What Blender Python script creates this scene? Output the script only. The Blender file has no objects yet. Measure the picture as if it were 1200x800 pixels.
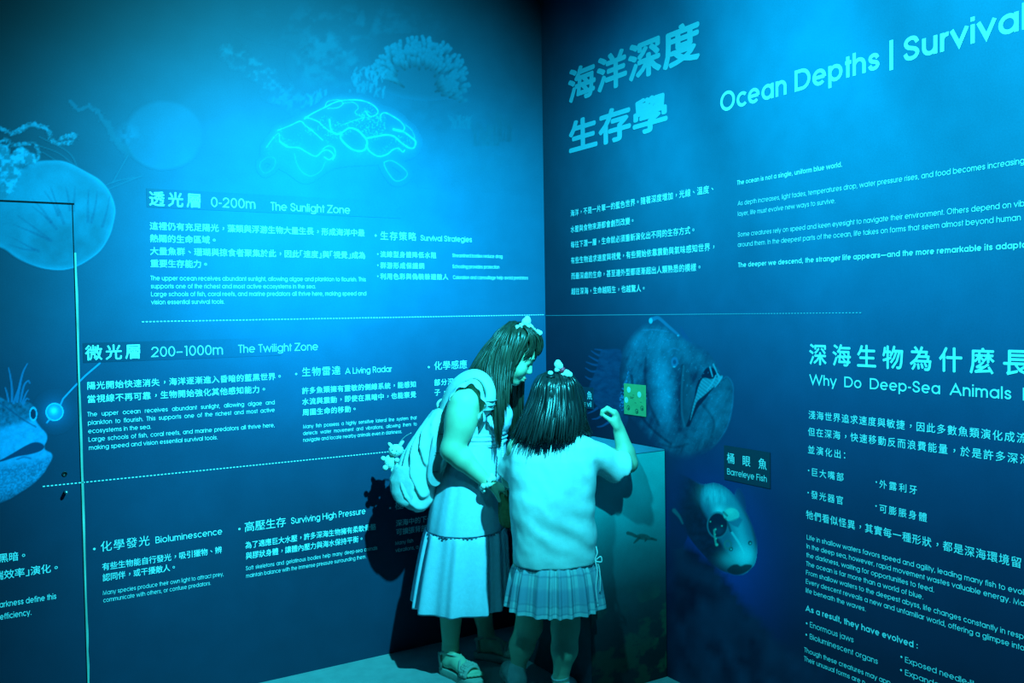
import bpy, math, random
import numpy as np
from mathutils import Matrix, Vector

random.seed(7)
RNG = np.random.default_rng(7)
SC = bpy.context.scene
COL = SC.collection

# ------------------------------------------------------------------ camera
F_PX = 1067.8                                   # focal length for a 1200 px wide frame
YAW, PITCH, ROLL = (math.radians(a) for a in (31.322, -1.839, -0.888))
CAM = np.array([-2.5715, -3.8933, 1.58])        # room corner is the origin, left wall is y = 0, right wall is x = 0


def cam_axes():
    cy, sy = math.cos(YAW), math.sin(YAW)
    fw = np.array([sy * math.cos(PITCH), cy * math.cos(PITCH), math.sin(PITCH)])
    r = np.array([cy, -sy, 0.0])
    u = np.cross(r, fw)
    return (r * math.cos(ROLL) + u * math.sin(ROLL), -r * math.sin(ROLL) + u * math.cos(ROLL), fw)


CR, CU, CF = cam_axes()
cam = bpy.data.cameras.new('camera')
cam.sensor_width = 36.0
cam.lens = F_PX / 1200 * 36.0
cam.clip_start = 0.05
cam_o = bpy.data.objects.new('camera', cam)
COL.objects.link(cam_o)
cam_o.matrix_world = Matrix([[CR[i], CU[i], -CF[i], CAM[i]] for i in range(3)] + [[0, 0, 0, 1]])
SC.camera = cam_o

# ------------------------------------------------------------------ light
SC.view_settings.view_transform = 'Standard'
SC.view_settings.look = 'None'
SC.view_settings.gamma = 1.0
SC.view_settings.use_curve_mapping = False
SC.view_settings.exposure = 0.0
world = bpy.data.worlds.new('room_gloom')
SC.world = world
world.use_nodes = True
world.node_tree.nodes['Background'].inputs[0].default_value = (0.0, 0.35, 1.0, 1)
world.node_tree.nodes['Background'].inputs[1].default_value = 0.03


def spot(name, loc, aim, watts, angle, blend, color, radius):
    L = bpy.data.lights.new(name, 'SPOT')
    L.energy = watts
    L.spot_size = math.radians(angle)
    L.spot_blend = blend
    L.color = color
    L.shadow_soft_size = radius
    o = bpy.data.objects.new(name, L)
    COL.objects.link(o)
    o.location = loc
    o.rotation_euler = (Vector(aim) - Vector(loc)).to_track_quat('-Z', 'Y').to_euler()
    return o


CYAN = (0.032, 0.80, 1.0)
spot('ceiling_spot_left_wall', (-1.05, -2.75, 3.22), (-1.18, 0.0, 1.70), 1520, 72, 1.0, CYAN, 0.035)
spot('ceiling_spot_right_wall', (-2.35, -2.35, 3.25), (0.0, -2.1, 1.95), 700, 81, 1.0, CYAN, 0.05)


# ------------------------------------------------------------------ measuring: a sight line met with a surface of the room
def ray(x, y):
    return CF + CR * (x - 600) / F_PX - CU * (y - 400) / F_PX


def Lw(x, y, off=0.0):
    v = ray(x, y)
    return CAM + v * ((-off - CAM[1]) / v[1])


def Rw(x, y, off=0.0):
    v = ray(x, y)
    return CAM + v * ((-off - CAM[0]) / v[0])


def Fl(x, y, z=0.0):
    v = ray(x, y)
    return CAM + v * ((z - CAM[2]) / v[2])


def to_px(P):
    P = np.asarray(P) - CAM
    z = P @ CF
    return 600 + F_PX * (P @ CR) / z, 400 - F_PX * (P @ CU) / z


RH = np.array([math.cos(YAW), -math.sin(YAW), 0.0])
FH = np.array([math.sin(YAW), math.cos(YAW), 0.0])


class Frame:
    """upright plane through a spot on the floor; M() puts a traced point at a depth behind it"""
    def __init__(self, root):
        self.root = np.array(root, float)

    def M(self, x, y, dy=0.0):
        v = ray(x, y)
        t = ((self.root + FH * dy - CAM) @ FH) / (v @ FH)
        return CAM + v * t


# ------------------------------------------------------------------ materials
def principled(name, color, rough=0.6, spec=0.3, metal=0.0, sheen=0.0):
    m = bpy.data.materials.new(name)
    m.use_nodes = True
    b = m.node_tree.nodes['Principled BSDF']
    b.inputs['Base Color'].default_value = (*color, 1)
    b.inputs['Roughness'].default_value = rough
    b.inputs['Specular IOR Level'].default_value = spec
    b.inputs['Metallic'].default_value = metal
    if sheen:
        b.inputs['Sheen Weight'].default_value = sheen
    return m, m.node_tree, b


def mat_noise(name, color, vary=0.15, scale=20, rough=0.6, spec=0.3, bump=0.0, bump_scale=None, stretch=(1, 1, 1), **k):
    m, nt, b = principled(name, color, rough, spec, **k)
    N = nt.nodes
    tc = N.new('ShaderNodeTexCoord')
    mp = N.new('ShaderNodeMapping')
    mp.inputs['Scale'].default_value = stretch
    nz = N.new('ShaderNodeTexNoise')
    nz.inputs['Scale'].default_value = scale
    nz.inputs['Detail'].default_value = 5
    rp = N.new('ShaderNodeValToRGB')
    rp.color_ramp.elements[0].position = 0.3
    rp.color_ramp.elements[1].position = 0.7
    rp.color_ramp.elements[0].color = (*[c * (1 - vary) for c in color], 1)
    rp.color_ramp.elements[1].color = (*[min(1, c * (1 + vary)) for c in color], 1)
    nt.links.new(tc.outputs['Object'], mp.inputs['Vector'])
    nt.links.new(mp.outputs['Vector'], nz.inputs['Vector'])
    nt.links.new(nz.outputs['Fac'], rp.inputs['Fac'])
    nt.links.new(rp.outputs['Color'], b.inputs['Base Color'])
    if bump:
        n2 = N.new('ShaderNodeTexNoise')
        n2.inputs['Scale'].default_value = bump_scale or scale
        n2.inputs['Detail'].default_value = 3
        nt.links.new(mp.outputs['Vector'], n2.inputs['Vector'])
        bp = N.new('ShaderNodeBump')
        bp.inputs['Strength'].default_value = bump
        bp.inputs['Distance'].default_value = 0.01
        nt.links.new(n2.outputs['Fac'], bp.inputs['Height'])
        nt.links.new(bp.outputs['Normal'], b.inputs['Normal'])
    return m


def mat_print(name, rough=0.55, spec=0.18, grain=0.10):
    """ink of a printed picture: per-point colour with a fine paper grain in world position"""
    m, nt, b = principled(name, (0.1, 0.2, 0.4), rough, spec)
    N = nt.nodes
    at = N.new('ShaderNodeAttribute')
    at.attribute_name = 'ink'
    g = N.new('ShaderNodeNewGeometry')
    nz = N.new('ShaderNodeTexNoise')
    nz.inputs['Scale'].default_value = 190
    nz.inputs['Detail'].default_value = 2
    n2 = N.new('ShaderNodeTexNoise')
    n2.inputs['Scale'].default_value = 9
    n2.inputs['Detail'].default_value = 6
    ad = N.new('ShaderNodeMath')
    ad.operation = 'ADD'
    mr = N.new('ShaderNodeMapRange')
    mr.inputs['From Min'].default_value = 0.6
    mr.inputs['From Max'].default_value = 1.4
    mr.inputs['To Min'].default_value = 1 - grain
    mr.inputs['To Max'].default_value = 1 + grain
    mx = N.new('ShaderNodeVectorMath')
    mx.operation = 'SCALE'
    for n in (nz, n2):
        nt.links.new(g.outputs['Position'], n.inputs['Vector'])
    nt.links.new(nz.outputs['Fac'], ad.inputs[0])
    nt.links.new(n2.outputs['Fac'], ad.inputs[1])
    nt.links.new(ad.outputs[0], mr.inputs['Value'])
    nt.links.new(at.outputs['Color'], mx.inputs[0])
    nt.links.new(mr.outputs['Result'], mx.inputs['Scale'])
    nt.links.new(mx.outputs['Vector'], b.inputs['Base Color'])
    return m


M_PRINT = mat_print('printed_mural')
M_INK = mat_print('dyed_cloth', 0.8, 0.1, 0.06)
M_TEXT = principled('pale_lettering', (0.62, 0.86, 0.86), 0.5, 0.2)[0]
M_TEXT_BLUE = principled('light_blue_lettering', (0.16, 0.52, 0.62), 0.5, 0.2)[0]
M_BAND = principled('dark_caption_strip', (0.008, 0.045, 0.075), 0.5, 0.2)[0]
M_FLOOR = mat_noise('pale_vinyl_floor', (0.34, 0.37, 0.37), 0.1, 14, 0.45, 0.35, 0.05, 60)
M_CEIL = mat_noise('dark_ceiling', (0.03, 0.03, 0.035), 0.1, 8, 0.9, 0.1)
M_DARK = principled('dark_gap', (0.006, 0.008, 0.01), 0.8, 0.1)[0]
M_EDGE = mat_noise('raw_panel_edge', (0.35, 0.5, 0.42), 0.35, 40, 0.6, 0.2, stretch=(1, 1, 0.15))
M_STEEL = principled('brushed_steel', (0.6, 0.62, 0.63), 0.3, 0.5, 0.9)[0]
M_SKIN = mat_noise('skin', (0.46, 0.50, 0.33), 0.05, 30, 0.5, 0.35)
M_LIP = principled('lip_colour', (0.45, 0.14, 0.13), 0.4, 0.4)[0]
M_HAIR_W = mat_noise('dark_brown_hair', (0.035, 0.032, 0.02), 0.5, 60, 0.38, 0.5, stretch=(1, 1, 0.1))
M_HAIR_G = mat_noise('black_hair', (0.016, 0.018, 0.018), 0.4, 60, 0.3, 0.6, stretch=(1, 1, 0.1))
M_DRESS = mat_noise('pale_blue_cotton', (0.62, 0.68, 0.80), 0.05, 60, 0.85, 0.1, 0.12, 180)
M_SHIRT = mat_noise('white_jersey', (0.80, 0.80, 0.78), 0.04, 60, 0.85, 0.1, 0.08, 200)
M_BAG = mat_noise('cream_nylon', (0.58, 0.64, 0.62), 0.06, 50, 0.6, 0.25, 0.1, 160)
M_BAG_D = mat_noise('grey_nylon', (0.34, 0.40, 0.42), 0.06, 50, 0.65, 0.2, 0.1, 160)
M_PLUSH = mat_noise('white_plush', (0.78, 0.8, 0.74), 0.1, 120, 0.95, 0.05, 0.5, 220)
M_BLACK = principled('black_plastic', (0.012, 0.012, 0.014), 0.4, 0.4)[0]
M_SANDAL = mat_noise('beige_leather', (0.42, 0.40, 0.33), 0.08, 60, 0.6, 0.25)
M_SNEAK = mat_noise('white_canvas', (0.62, 0.66, 0.62), 0.08, 60, 0.75, 0.15)
M_SOCK = mat_noise('white_sock', (0.58, 0.62, 0.6), 0.08, 120, 0.9, 0.1, 0.3, 150)
M_CHAIN = principled('pale_beads', (0.7, 0.72, 0.7), 0.3, 0.5)[0]
M_PURSE = mat_noise('woven_olive', (0.16, 0.17, 0.07), 0.25, 60, 0.7, 0.2)
M_RED = principled('red_bead', (0.7, 0.04, 0.08), 0.4, 0.4)[0]


# ------------------------------------------------------------------ objects
def tag(o, label=None, cat=None, group=None, kind=None):
    for k, v in (('label', label), ('category', cat), ('group', group), ('kind', kind)):
        if v:
            o[k] = v
    return o


def thing(name, label, cat, loc, group=None, rz=0.0):
    o = bpy.data.objects.new(name, None)
    o.empty_display_size = 0.1
    COL.objects.link(o)
    o.location = [float(c) for c in loc]
    o.rotation_euler = (0, 0, rz)
    return tag(o, label, cat, group)


def world_of(o):
    p, rz = np.zeros(3), 0.0
    chain = []
    while o is not None:
        chain.append(o)
        o = o.parent
    for q in reversed(chain):
        c, s = math.cos(rz), math.sin(rz)
        l = np.array(q.location)
        p = p + np.array([c * l[0] - s * l[1], s * l[0] + c * l[1], l[2]])
        rz += q.rotation_euler[2]
    return p, rz


def mesh(name, V, Fc, mat, parent=None, smooth=True, ink=None, mats=None, fmat=None, label=None, solid=0.0, subsurf=0, origin=None):
    """V in room coordinates; becomes ONE mesh object, moved into its parent's space"""
    V = np.asarray(V, float).reshape(-1, 3)
    me = bpy.data.meshes.new(name)
    if parent is not None:
        p, rz = world_of(parent)
        c, s = math.cos(rz), math.sin(rz)
        Q = V - p
        V = np.stack([c * Q[:, 0] + s * Q[:, 1], -s * Q[:, 0] + c * Q[:, 1], Q[:, 2]], 1)
    elif origin is not None:
        V = V - np.asarray(origin)
    if isinstance(Fc, np.ndarray):
        n, k = Fc.shape
        me.vertices.add(len(V))
        me.vertices.foreach_set('co', V.astype(np.float32).ravel())
        me.loops.add(n * k)
        me.loops.foreach_set('vertex_index', Fc.astype(np.int32).ravel())
        me.polygons.add(n)
        me.polygons.foreach_set('loop_start', np.arange(0, n * k, k, dtype=np.int32))
        me.polygons.foreach_set('loop_total', np.full(n, k, np.int32))
        me.update(calc_edges=True)
        me.validate()
    else:
        me.from_pydata([tuple(v) for v in V], [], Fc)
    for m in (mats or [mat]):
        me.materials.append(m)
    if fmat is not None:
        me.polygons.foreach_set('material_index', np.asarray(fmat, np.int32))
    me.polygons.foreach_set('use_smooth', np.full(len(me.polygons), bool(smooth)))
    if ink is not None:
        a = me.color_attributes.new('ink', 'FLOAT_COLOR', 'POINT')
        c4 = np.ones((len(V), 4), np.float32)
        c4[:, :3] = ink
        a.data.foreach_set('color', c4.ravel())
    o = bpy.data.objects.new(name, me)
    COL.objects.link(o)
    if parent is not None:
        o.parent = parent
    elif origin is not None:
        o.location = [float(c) for c in origin]
    if solid:
        md = o.modifiers.new('thickness', 'SOLIDIFY')
        md.thickness = solid
        md.offset = 0
    if subsurf:
        md = o.modifiers.new('smooth', 'SUBSURF')
        md.levels = md.render_levels = subsurf
    if label:
        o['label'] = label
    return o


def unit(v):
    v = np.asarray(v, float)
    return v / (np.linalg.norm(v) + 1e-12)


class MB:
    """gathers shapes into one mesh"""
    def __init__(self):
        self.v, self.f, self.n, self.mi = [], [], 0, []

    def add(self, V, Fc, mi=0):
        V = np.asarray(V, float).reshape(-1, 3)
        self.v.append(V)
        self.f += [[i + self.n for i in f] for f in Fc]
        self.mi += [mi] * len(Fc)
        self.n += len(V)
        return self

    def box(self, lo, hi, mi=0, bev=0.0):
        lo, hi = np.array(lo, float), np.array(hi, float)
        if bev <= 0:
            V = [(x, y, z) for z in (lo[2], hi[2]) for y in (lo[1], hi[1]) for x in (lo[0], hi[0])]
            return self.add(V, [(0, 2, 3, 1), (4, 5, 7, 6), (0, 1, 5, 4), (2, 6, 7, 3), (0, 4, 6, 2), (1, 3, 7, 5)], mi)
        import bmesh
        bm = bmesh.new()
        bmesh.ops.create_cube(bm, size=1)
        for v in bm.verts:
            v.co = Vector((lo[i] + (v.co[i] + .5) * (hi[i] - lo[i]) for i in range(3)))
        bmesh.ops.bevel(bm, geom=bm.edges[:], offset=bev, segments=2, affect='EDGES')
        bm.verts.index_update()
        V = [tuple(v.co) for v in bm.verts]
        Fs = [[v.index for v in f.verts] for f in bm.faces]
        bm.free()
        return self.add(V, Fs, mi)

    def tube(self, P, R, n=8, flat=None, up=None, caps=True, mi=0):
        """tube along P with radii R; flat = (width scale, thickness scale) along a side vector"""
        P = np.asarray(P, float)
        R = np.broadcast_to(np.asarray(R, float), (len(P),))
        T = np.gradient(P, axis=0)
        T /= np.linalg.norm(T, axis=1, keepdims=True) + 1e-12
        a = np.array(up if up is not None else ((0, 0, 1) if abs(T[0][2]) < .9 else (1, 0, 0)), float)
        V = []
        ang = np.linspace(0, 2 * math.pi, n, endpoint=False)
        for p, t, r in zip(P, T, R):
            s = np.cross(t, a)
            s /= np.linalg.norm(s) + 1e-12
            b = np.cross(s, t)
            a = b
            w, h = flat if flat else (1, 1)
            V.append(p + r * (w * np.cos(ang)[:, None] * s + h * np.sin(ang)[:, None] * b))
        V = np.concatenate(V)
        m = len(P)
        Fs = [(i * n + j, i * n + (j + 1) % n, (i + 1) * n + (j + 1) % n, (i + 1) * n + j) for i in range(m - 1) for j in range(n)]
        if caps:
            Fs += [tuple(range(n - 1, -1, -1)), tuple((m - 1) * n + j for j in range(n))]
        return self.add(V, Fs, mi)

    def loft(self, rings, closed=True, caps=(False, False), mi=0):
        n = len(rings[0])
        V = np.concatenate([np.asarray(r, float) for r in rings])
        k = n if closed else n - 1
        Fs = [(i * n + j, i * n + (j + 1) % n, (i + 1) * n + (j + 1) % n, (i + 1) * n + j) for i in range(len(rings) - 1) for j in range(k)]
        if caps[0]:
            Fs.append(tuple(range(n - 1, -1, -1)))
        if caps[1]:
            Fs.append(tuple((len(rings) - 1) * n + j for j in range(n)))
        return self.add(V, Fs, mi)

    def ball(self, c, r, n=10, mi=0, axes=None):
        r = np.broadcast_to(np.asarray(r, float), (3,))
        A = np.eye(3) if axes is None else np.asarray(axes)
        rings = []
        for i in range(n + 1):
            th = math.pi * (i + .02 * (i == 0) - .02 * (i == n)) / n
            q = [(math.sin(th) * math.cos(p), math.sin(th) * math.sin(p), -math.cos(th)) for p in np.linspace(0, 2 * math.pi, 2 * n, endpoint=False)]
            rings.append(np.asarray(c) + (np.array(q) * r) @ A)
        return self.loft(rings, True, (True, True), mi)

    def build(self, name, mat, parent=None, smooth=True, **k):
        fm = self.mi if any(self.mi) else None
        return mesh(name, np.concatenate(self.v), self.f, mat, parent, smooth, fmat=fm, **k)


def spline(P, n=8, closed=False):
    """Catmull-Rom through points (any dimension)"""
    P = np.asarray(P, float)
    m = len(P)
    out = []
    segs = m if closed else m - 1
    for i in range(segs):
        if closed:
            a, b, c, d = P[(i - 1) % m], P[i], P[(i + 1) % m], P[(i + 2) % m]
        else:
            b, c = P[i], P[i + 1]
            a = P[i - 1] if i else 2 * b - c
            d = P[i + 2] if i + 2 < m else 2 * c - b
        for t in np.linspace(0, 1, n, endpoint=False):
            out.append(.5 * (2 * b + (c - a) * t + (2 * a - 5 * b + 4 * c - d) * t * t + (3 * b - a - 3 * c + d) * t ** 3))
    if not closed:
        out.append(P[-1])
    return np.array(out)


# ------------------------------------------------------------------ noise and soft solids
def vnoise(P, seed=0):
    """value noise on (N, d) points, d = 2 or 3, about -1..1"""
    P = np.asarray(P, float)
    I = np.floor(P).astype(np.int64)
    f = P - I
    f = f * f * (3 - 2 * f)
    d = P.shape[-1]
    out = 0
    for c in range(2 ** d):
        w = 1.0
        h = np.full(I.shape[:-1], seed * 7919 + 13, np.int64)
        for k in range(d):
            b = (c >> k) & 1
            w = w * (f[..., k] if b else 1 - f[..., k])
            h = (h * 374761393 + (I[..., k] + b) * 668265263) & 0x7fffffff
            h = (h ^ (h >> 13)) * 1274126177 & 0x7fffffff
        h = h ^ (h >> 16)
        out = out + w * ((h & 0xffff) / 32767.5 - 1)
    return out


def fbm(P, oct=4, seed=0, gain=.5):
    s, a = 0, 1.0
    P = np.asarray(P, float)
    for i in range(oct):
        s = s + a * vnoise(P, seed + i)
        P = P * 2.03 + 5.1
        a *= gain
    return s


class Soft:
    """a solid made of smoothly joined limbs; skin() returns its one continuous surface"""
    def __init__(self, lo, hi, h=0.005):
        self.h = h
        self.lo = np.array(lo, float)
        n = np.ceil((np.array(hi) - self.lo) / h).astype(int) + 1
        self.D = np.full(n, 0.2, np.float32)
        self.ax = [self.lo[i] + h * np.arange(n[i]) for i in range(3)]

    def put(self, fn, lo, hi, k=0.012, op='u', pad=None):
        pad = (pad if pad is not None else k) + 2.5 * self.h
        i0 = [int(np.clip(np.searchsorted(self.ax[i], lo[i] - pad), 0, len(self.ax[i]))) for i in range(3)]
        i1 = [int(np.clip(np.searchsorted(self.ax[i], hi[i] + pad), 0, len(self.ax[i]))) for i in range(3)]
        if any(b - a < 1 for a, b in zip(i0, i1)):
            return self
        sl = tuple(slice(a, b) for a, b in zip(i0, i1))
        X, Y, Z = np.meshgrid(*[self.ax[i][sl[i]] for i in range(3)], indexing='ij')
        d = fn(np.stack([X, Y, Z], -1)).astype(np.float32)
        D = self.D[sl]
        if op == 'u':
            t = np.clip(.5 + .5 * (d - D) / k, 0, 1)
            self.D[sl] = d * (1 - t) + D * t - k * t * (1 - t)
        elif op == 's':
            t = np.clip(.5 - .5 * (D + d) / k, 0, 1)
            self.D[sl] = D * (1 - t) - d * t + k * t * (1 - t)
        elif op == 'i':
            self.D[sl] = np.maximum(D, d)
        elif op == 'd':
            self.D[sl] = D + d
        return self

    def cap(self, a, b, ra, rb=None, k=0.012, op='u', squash=None, cut=None):
        a, b = np.asarray(a, float), np.asarray(b, float)
        rb = ra if rb is None else rb
        ba = b - a
        l2 = ba @ ba + 1e-12

        def fn(P):
            Q = P - a
            t = np.clip(Q @ ba / l2, 0, 1)
            V = Q - t[..., None] * ba
            if squash is not None:
                ax, s = squash
                ax = np.asarray(ax, float)
                V = V + (V @ ax)[..., None] * ax * (s - 1)
            d = np.linalg.norm(V, axis=-1) - (ra + (rb - ra) * t)
            if cut is not None:
                c, nrm = cut
                d = np.maximum(d, (P - np.asarray(c)) @ np.asarray(nrm))
            return d
        r = max(ra, rb)
        return self.put(fn, np.minimum(a, b) - r, np.maximum(a, b) + r, k, op)

    def ell(self, c, s, axes=None, k=0.012, op='u'):
        c, s = np.asarray(c, float), np.asarray(s, float)
        A = np.eye(3) if axes is None else np.asarray(axes, float)

        def fn(P):
            q = (P - c) @ A.T
            k0 = np.linalg.norm(q / s, axis=-1)
            k1 = np.linalg.norm(q / (s * s), axis=-1) + 1e-9
            return np.where(k0 < .05, -s.min(), k0 * (k0 - 1) / k1)
        return self.put(fn, c - s.max(), c + s.max(), k, op)

    def stack(self, rows, k=0.012, op='u', pw=2.0):
        """rows of (centre, half width along RH, half depth along FH) with rising z"""
        rows = sorted(rows, key=lambda r: r[0][2])
        zs = np.array([r[0][2] for r in rows])
        C = np.array([r[0] for r in rows])
        A = np.array([r[1] for r in rows])
        B = np.array([r[2] for r in rows])

        def fn(P):
            z = P[..., 2]
            cx, cy = np.interp(z, zs, C[:, 0]), np.interp(z, zs, C[:, 1])
            a, b = np.interp(z, zs, A), np.interp(z, zs, B)
            dx, dy = P[..., 0] - cx, P[..., 1] - cy
            u = dx * RH[0] + dy * RH[1]
            w = dx * FH[0] + dy * FH[1]
            q = (np.abs(u / a) ** pw + np.abs(w / b) ** pw) ** (1 / pw)
            return np.maximum((q - 1) * np.minimum(a, b), np.maximum(zs[0] - z, z - zs[-1]))
        m = max(A.max(), B.max())
        return self.put(fn, C.min(0) - [m, m, 0], C.max(0) + [m, m, 0], k, op)

    def skin(self, relax=2):
        D, h = self.D, self.h
        D = np.where(np.abs(D) < 1e-6, 1e-6, D)
        S = D < 0
        n = np.array(D.shape) - 1
        cor = [(i, j, k) for i in (0, 1) for j in (0, 1) for k in (0, 1)]
        cnt = np.zeros(n, np.int8)
        for c in cor:
            cnt += S[c[0]:c[0] + n[0], c[1]:c[1] + n[1], c[2]:c[2] + n[2]]
        act = (cnt > 0) & (cnt < 8)
        I = np.argwhere(act)
        idx = np.full(n, -1, np.int64)
        idx[tuple(I.T)] = np.arange(len(I))
        vals = {c: D[I[:, 0] + c[0], I[:, 1] + c[1], I[:, 2] + c[2]] for c in cor}
        acc = np.zeros((len(I), 3))
        num = np.zeros(len(I))
        for a in cor:
            for ax in range(3):
                if a[ax] == 0:
                    b = tuple(1 if q == ax else a[q] for q in range(3))
                    va, vb = vals[a], vals[b]
                    m = (va < 0) != (vb < 0)
                    t = np.where(m, va / np.where(m, va - vb, 1), 0)
                    p = np.tile(np.array(a, float), (len(I), 1))
                    p[:, ax] = t
                    acc[m] += p[m]
                    num[m] += 1
        V = self.lo + h * (I + acc / num[:, None])
        Q = []
        for ax in range(3):
            u, w = (ax + 1) % 3, (ax + 2) % 3
            sl0 = [slice(1, -1)] * 3
            sl0[ax] = slice(0, -1)
            sl1 = list(sl0)
            sl1[ax] = slice(1, None)
            A, B = S[tuple(sl0)], S[tuple(sl1)]
            for flag in (0, 1):
                e = np.argwhere((A & ~B) if flag == 0 else (~A & B))
                if not len(e):
                    continue
                off = np.array([1, 1, 1])
                off[ax] = 0
                e = e + off
                def at(du, dw):
                    c = e.copy()
                    c[:, u] += du
                    c[:, w] += dw
                    return idx[c[:, 0], c[:, 1], c[:, 2]]
                q = np.stack([at(-1, -1), at(0, -1), at(0, 0), at(-1, 0)], 1)
                Q.append(q if flag == 0 else q[:, ::-1])
        Q = np.concatenate(Q)
        Q = Q[(Q >= 0).all(1)]
        for _ in range(relax):
            s = np.zeros_like(V)
            c = np.zeros(len(V))
            for a in range(4):
                i, j = Q[:, a], Q[:, (a + 1) % 4]
                np.add.at(s, i, V[j])
                np.add.at(s, j, V[i])
                np.add.at(c, i, 1)
                np.add.at(c, j, 1)
            V = V * .5 + .5 * s / np.maximum(c, 1)[:, None]
        return V, Q


# ------------------------------------------------------------------ printed pictures
def sstep(a, b, x):
    t = np.clip((x - a) / (b - a), 0, 1)
    return t * t * (3 - 2 * t)


def pd(P, poly):
    """signed distance to a closed outline, negative inside"""
    poly = np.asarray(poly, float)
    d = np.full(len(P), 1e9)
    ins = np.zeros(len(P), bool)
    for a, b in zip(poly, np.roll(poly, -1, 0)):
        e = b - a
        w = P - a
        t = np.clip((w @ e) / (e @ e + 1e-12), 0, 1)
        q = w - t[:, None] * e
        d = np.minimum(d, (q * q).sum(1))
        c = ((a[1] > P[:, 1]) != (b[1] > P[:, 1]))
        xi = a[0] + (P[:, 1] - a[1]) * e[0] / (e[1] if abs(e[1]) > 1e-9 else 1e-9)
        ins ^= c & (P[:, 0] < xi)
    d = np.sqrt(d)
    return np.where(ins, -d, d)


def ld(P, L, w0=1.0, w1=None):
    """distance to an open line minus its (tapering) half width"""
    L = np.asarray(L, float)
    w1 = w0 if w1 is None else w1
    d = np.full(len(P), 1e9)
    m = len(L) - 1
    for i in range(m):
        a, e = L[i], L[i + 1] - L[i]
        w = P - a
        t = np.clip((w @ e) / (e @ e + 1e-12), 0, 1)
        q = np.sqrt(((w - t[:, None] * e) ** 2).sum(1)) - (w0 + (w1 - w0) * (i + t) / m)
        d = np.minimum(d, q)
    return d


def over(C, m, col):
    m = np.clip(m, 0, 1)[:, None]
    return C * (1 - m) + np.asarray(col, float) * m


def gauss(P, c, sx, sy=None, rot=0.0):
    sy = sx if sy is None else sy
    q = P - np.asarray(c, float)
    cr, sr = math.cos(rot), math.sin(rot)
    u, v = q[:, 0] * cr + q[:, 1] * sr, -q[:, 0] * sr + q[:, 1] * cr
    return np.exp(-.5 * ((u / sx) ** 2 + (v / sy) ** 2))


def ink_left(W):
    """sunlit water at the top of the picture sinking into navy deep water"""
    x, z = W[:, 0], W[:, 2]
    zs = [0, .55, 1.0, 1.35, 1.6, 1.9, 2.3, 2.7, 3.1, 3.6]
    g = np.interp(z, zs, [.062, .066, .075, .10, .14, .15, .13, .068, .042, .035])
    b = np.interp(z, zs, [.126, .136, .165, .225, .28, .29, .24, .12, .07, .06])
    s = np.exp(-((x + 1.22) / .85) ** 2 - ((z - 1.88) / .62) ** 2)  # bright pool of the spot on this wall, painted into the ink
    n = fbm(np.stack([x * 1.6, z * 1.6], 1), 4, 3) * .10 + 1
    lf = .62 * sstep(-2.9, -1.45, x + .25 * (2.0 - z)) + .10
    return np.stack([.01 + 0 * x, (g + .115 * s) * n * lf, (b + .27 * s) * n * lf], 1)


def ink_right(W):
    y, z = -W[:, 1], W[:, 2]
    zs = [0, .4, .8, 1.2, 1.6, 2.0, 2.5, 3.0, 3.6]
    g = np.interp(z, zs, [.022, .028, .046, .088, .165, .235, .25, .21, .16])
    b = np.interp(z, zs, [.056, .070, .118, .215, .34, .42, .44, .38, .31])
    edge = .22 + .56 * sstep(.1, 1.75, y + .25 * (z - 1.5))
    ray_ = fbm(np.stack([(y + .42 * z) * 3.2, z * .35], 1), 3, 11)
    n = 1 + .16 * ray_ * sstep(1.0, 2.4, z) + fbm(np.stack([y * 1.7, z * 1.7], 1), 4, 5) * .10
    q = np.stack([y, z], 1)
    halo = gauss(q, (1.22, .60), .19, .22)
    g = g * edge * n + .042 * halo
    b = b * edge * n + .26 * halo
    # sea mount at the foot of the picture
    ridge = .62 - .33 * (y - .95) + .05 * np.sin(y * 7) + .02 * fbm(np.stack([y * 9, y * 0], 1), 3, 9)
    ridge = np.maximum(ridge, .33 + .05 * np.sin(y * 5 + 1))
    m = sstep(0, .05, ridge - z) * sstep(.85, 1.0, y)
    tex = fbm(np.stack([y * 14, z * 14], 1), 5, 21)
    g = g * (1 - m) + m * (.026 + .012 * tex)
    b = b * (1 - m) + m * (.066 + .025 * tex)
    return np.clip(np.stack([.01 + 0 * y, g, b], 1), .002, 1)


def wall_grid(side, u0, u1, z0, z1, res, off):
    nu, nz = int(round(abs(u1 - u0) / res)) + 1, int(round((z1 - z0) / res)) + 1
    U, Z = np.meshgrid(np.linspace(u0, u1, nu), np.linspace(z0, z1, nz))
    U, Z = U.ravel(), Z.ravel()
    if side == 'L':
        W = np.stack([U, 0 * U - off, Z], 1)
    else:
        W = np.stack([0 * U - off, U, Z], 1)
    i = np.arange(nu * nz).reshape(nz, nu)
    Q = np.stack([i[:-1, :-1].ravel(), i[:-1, 1:].ravel(), i[1:, 1:].ravel(), i[1:, :-1].ravel()], 1)
    return W, Q


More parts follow.
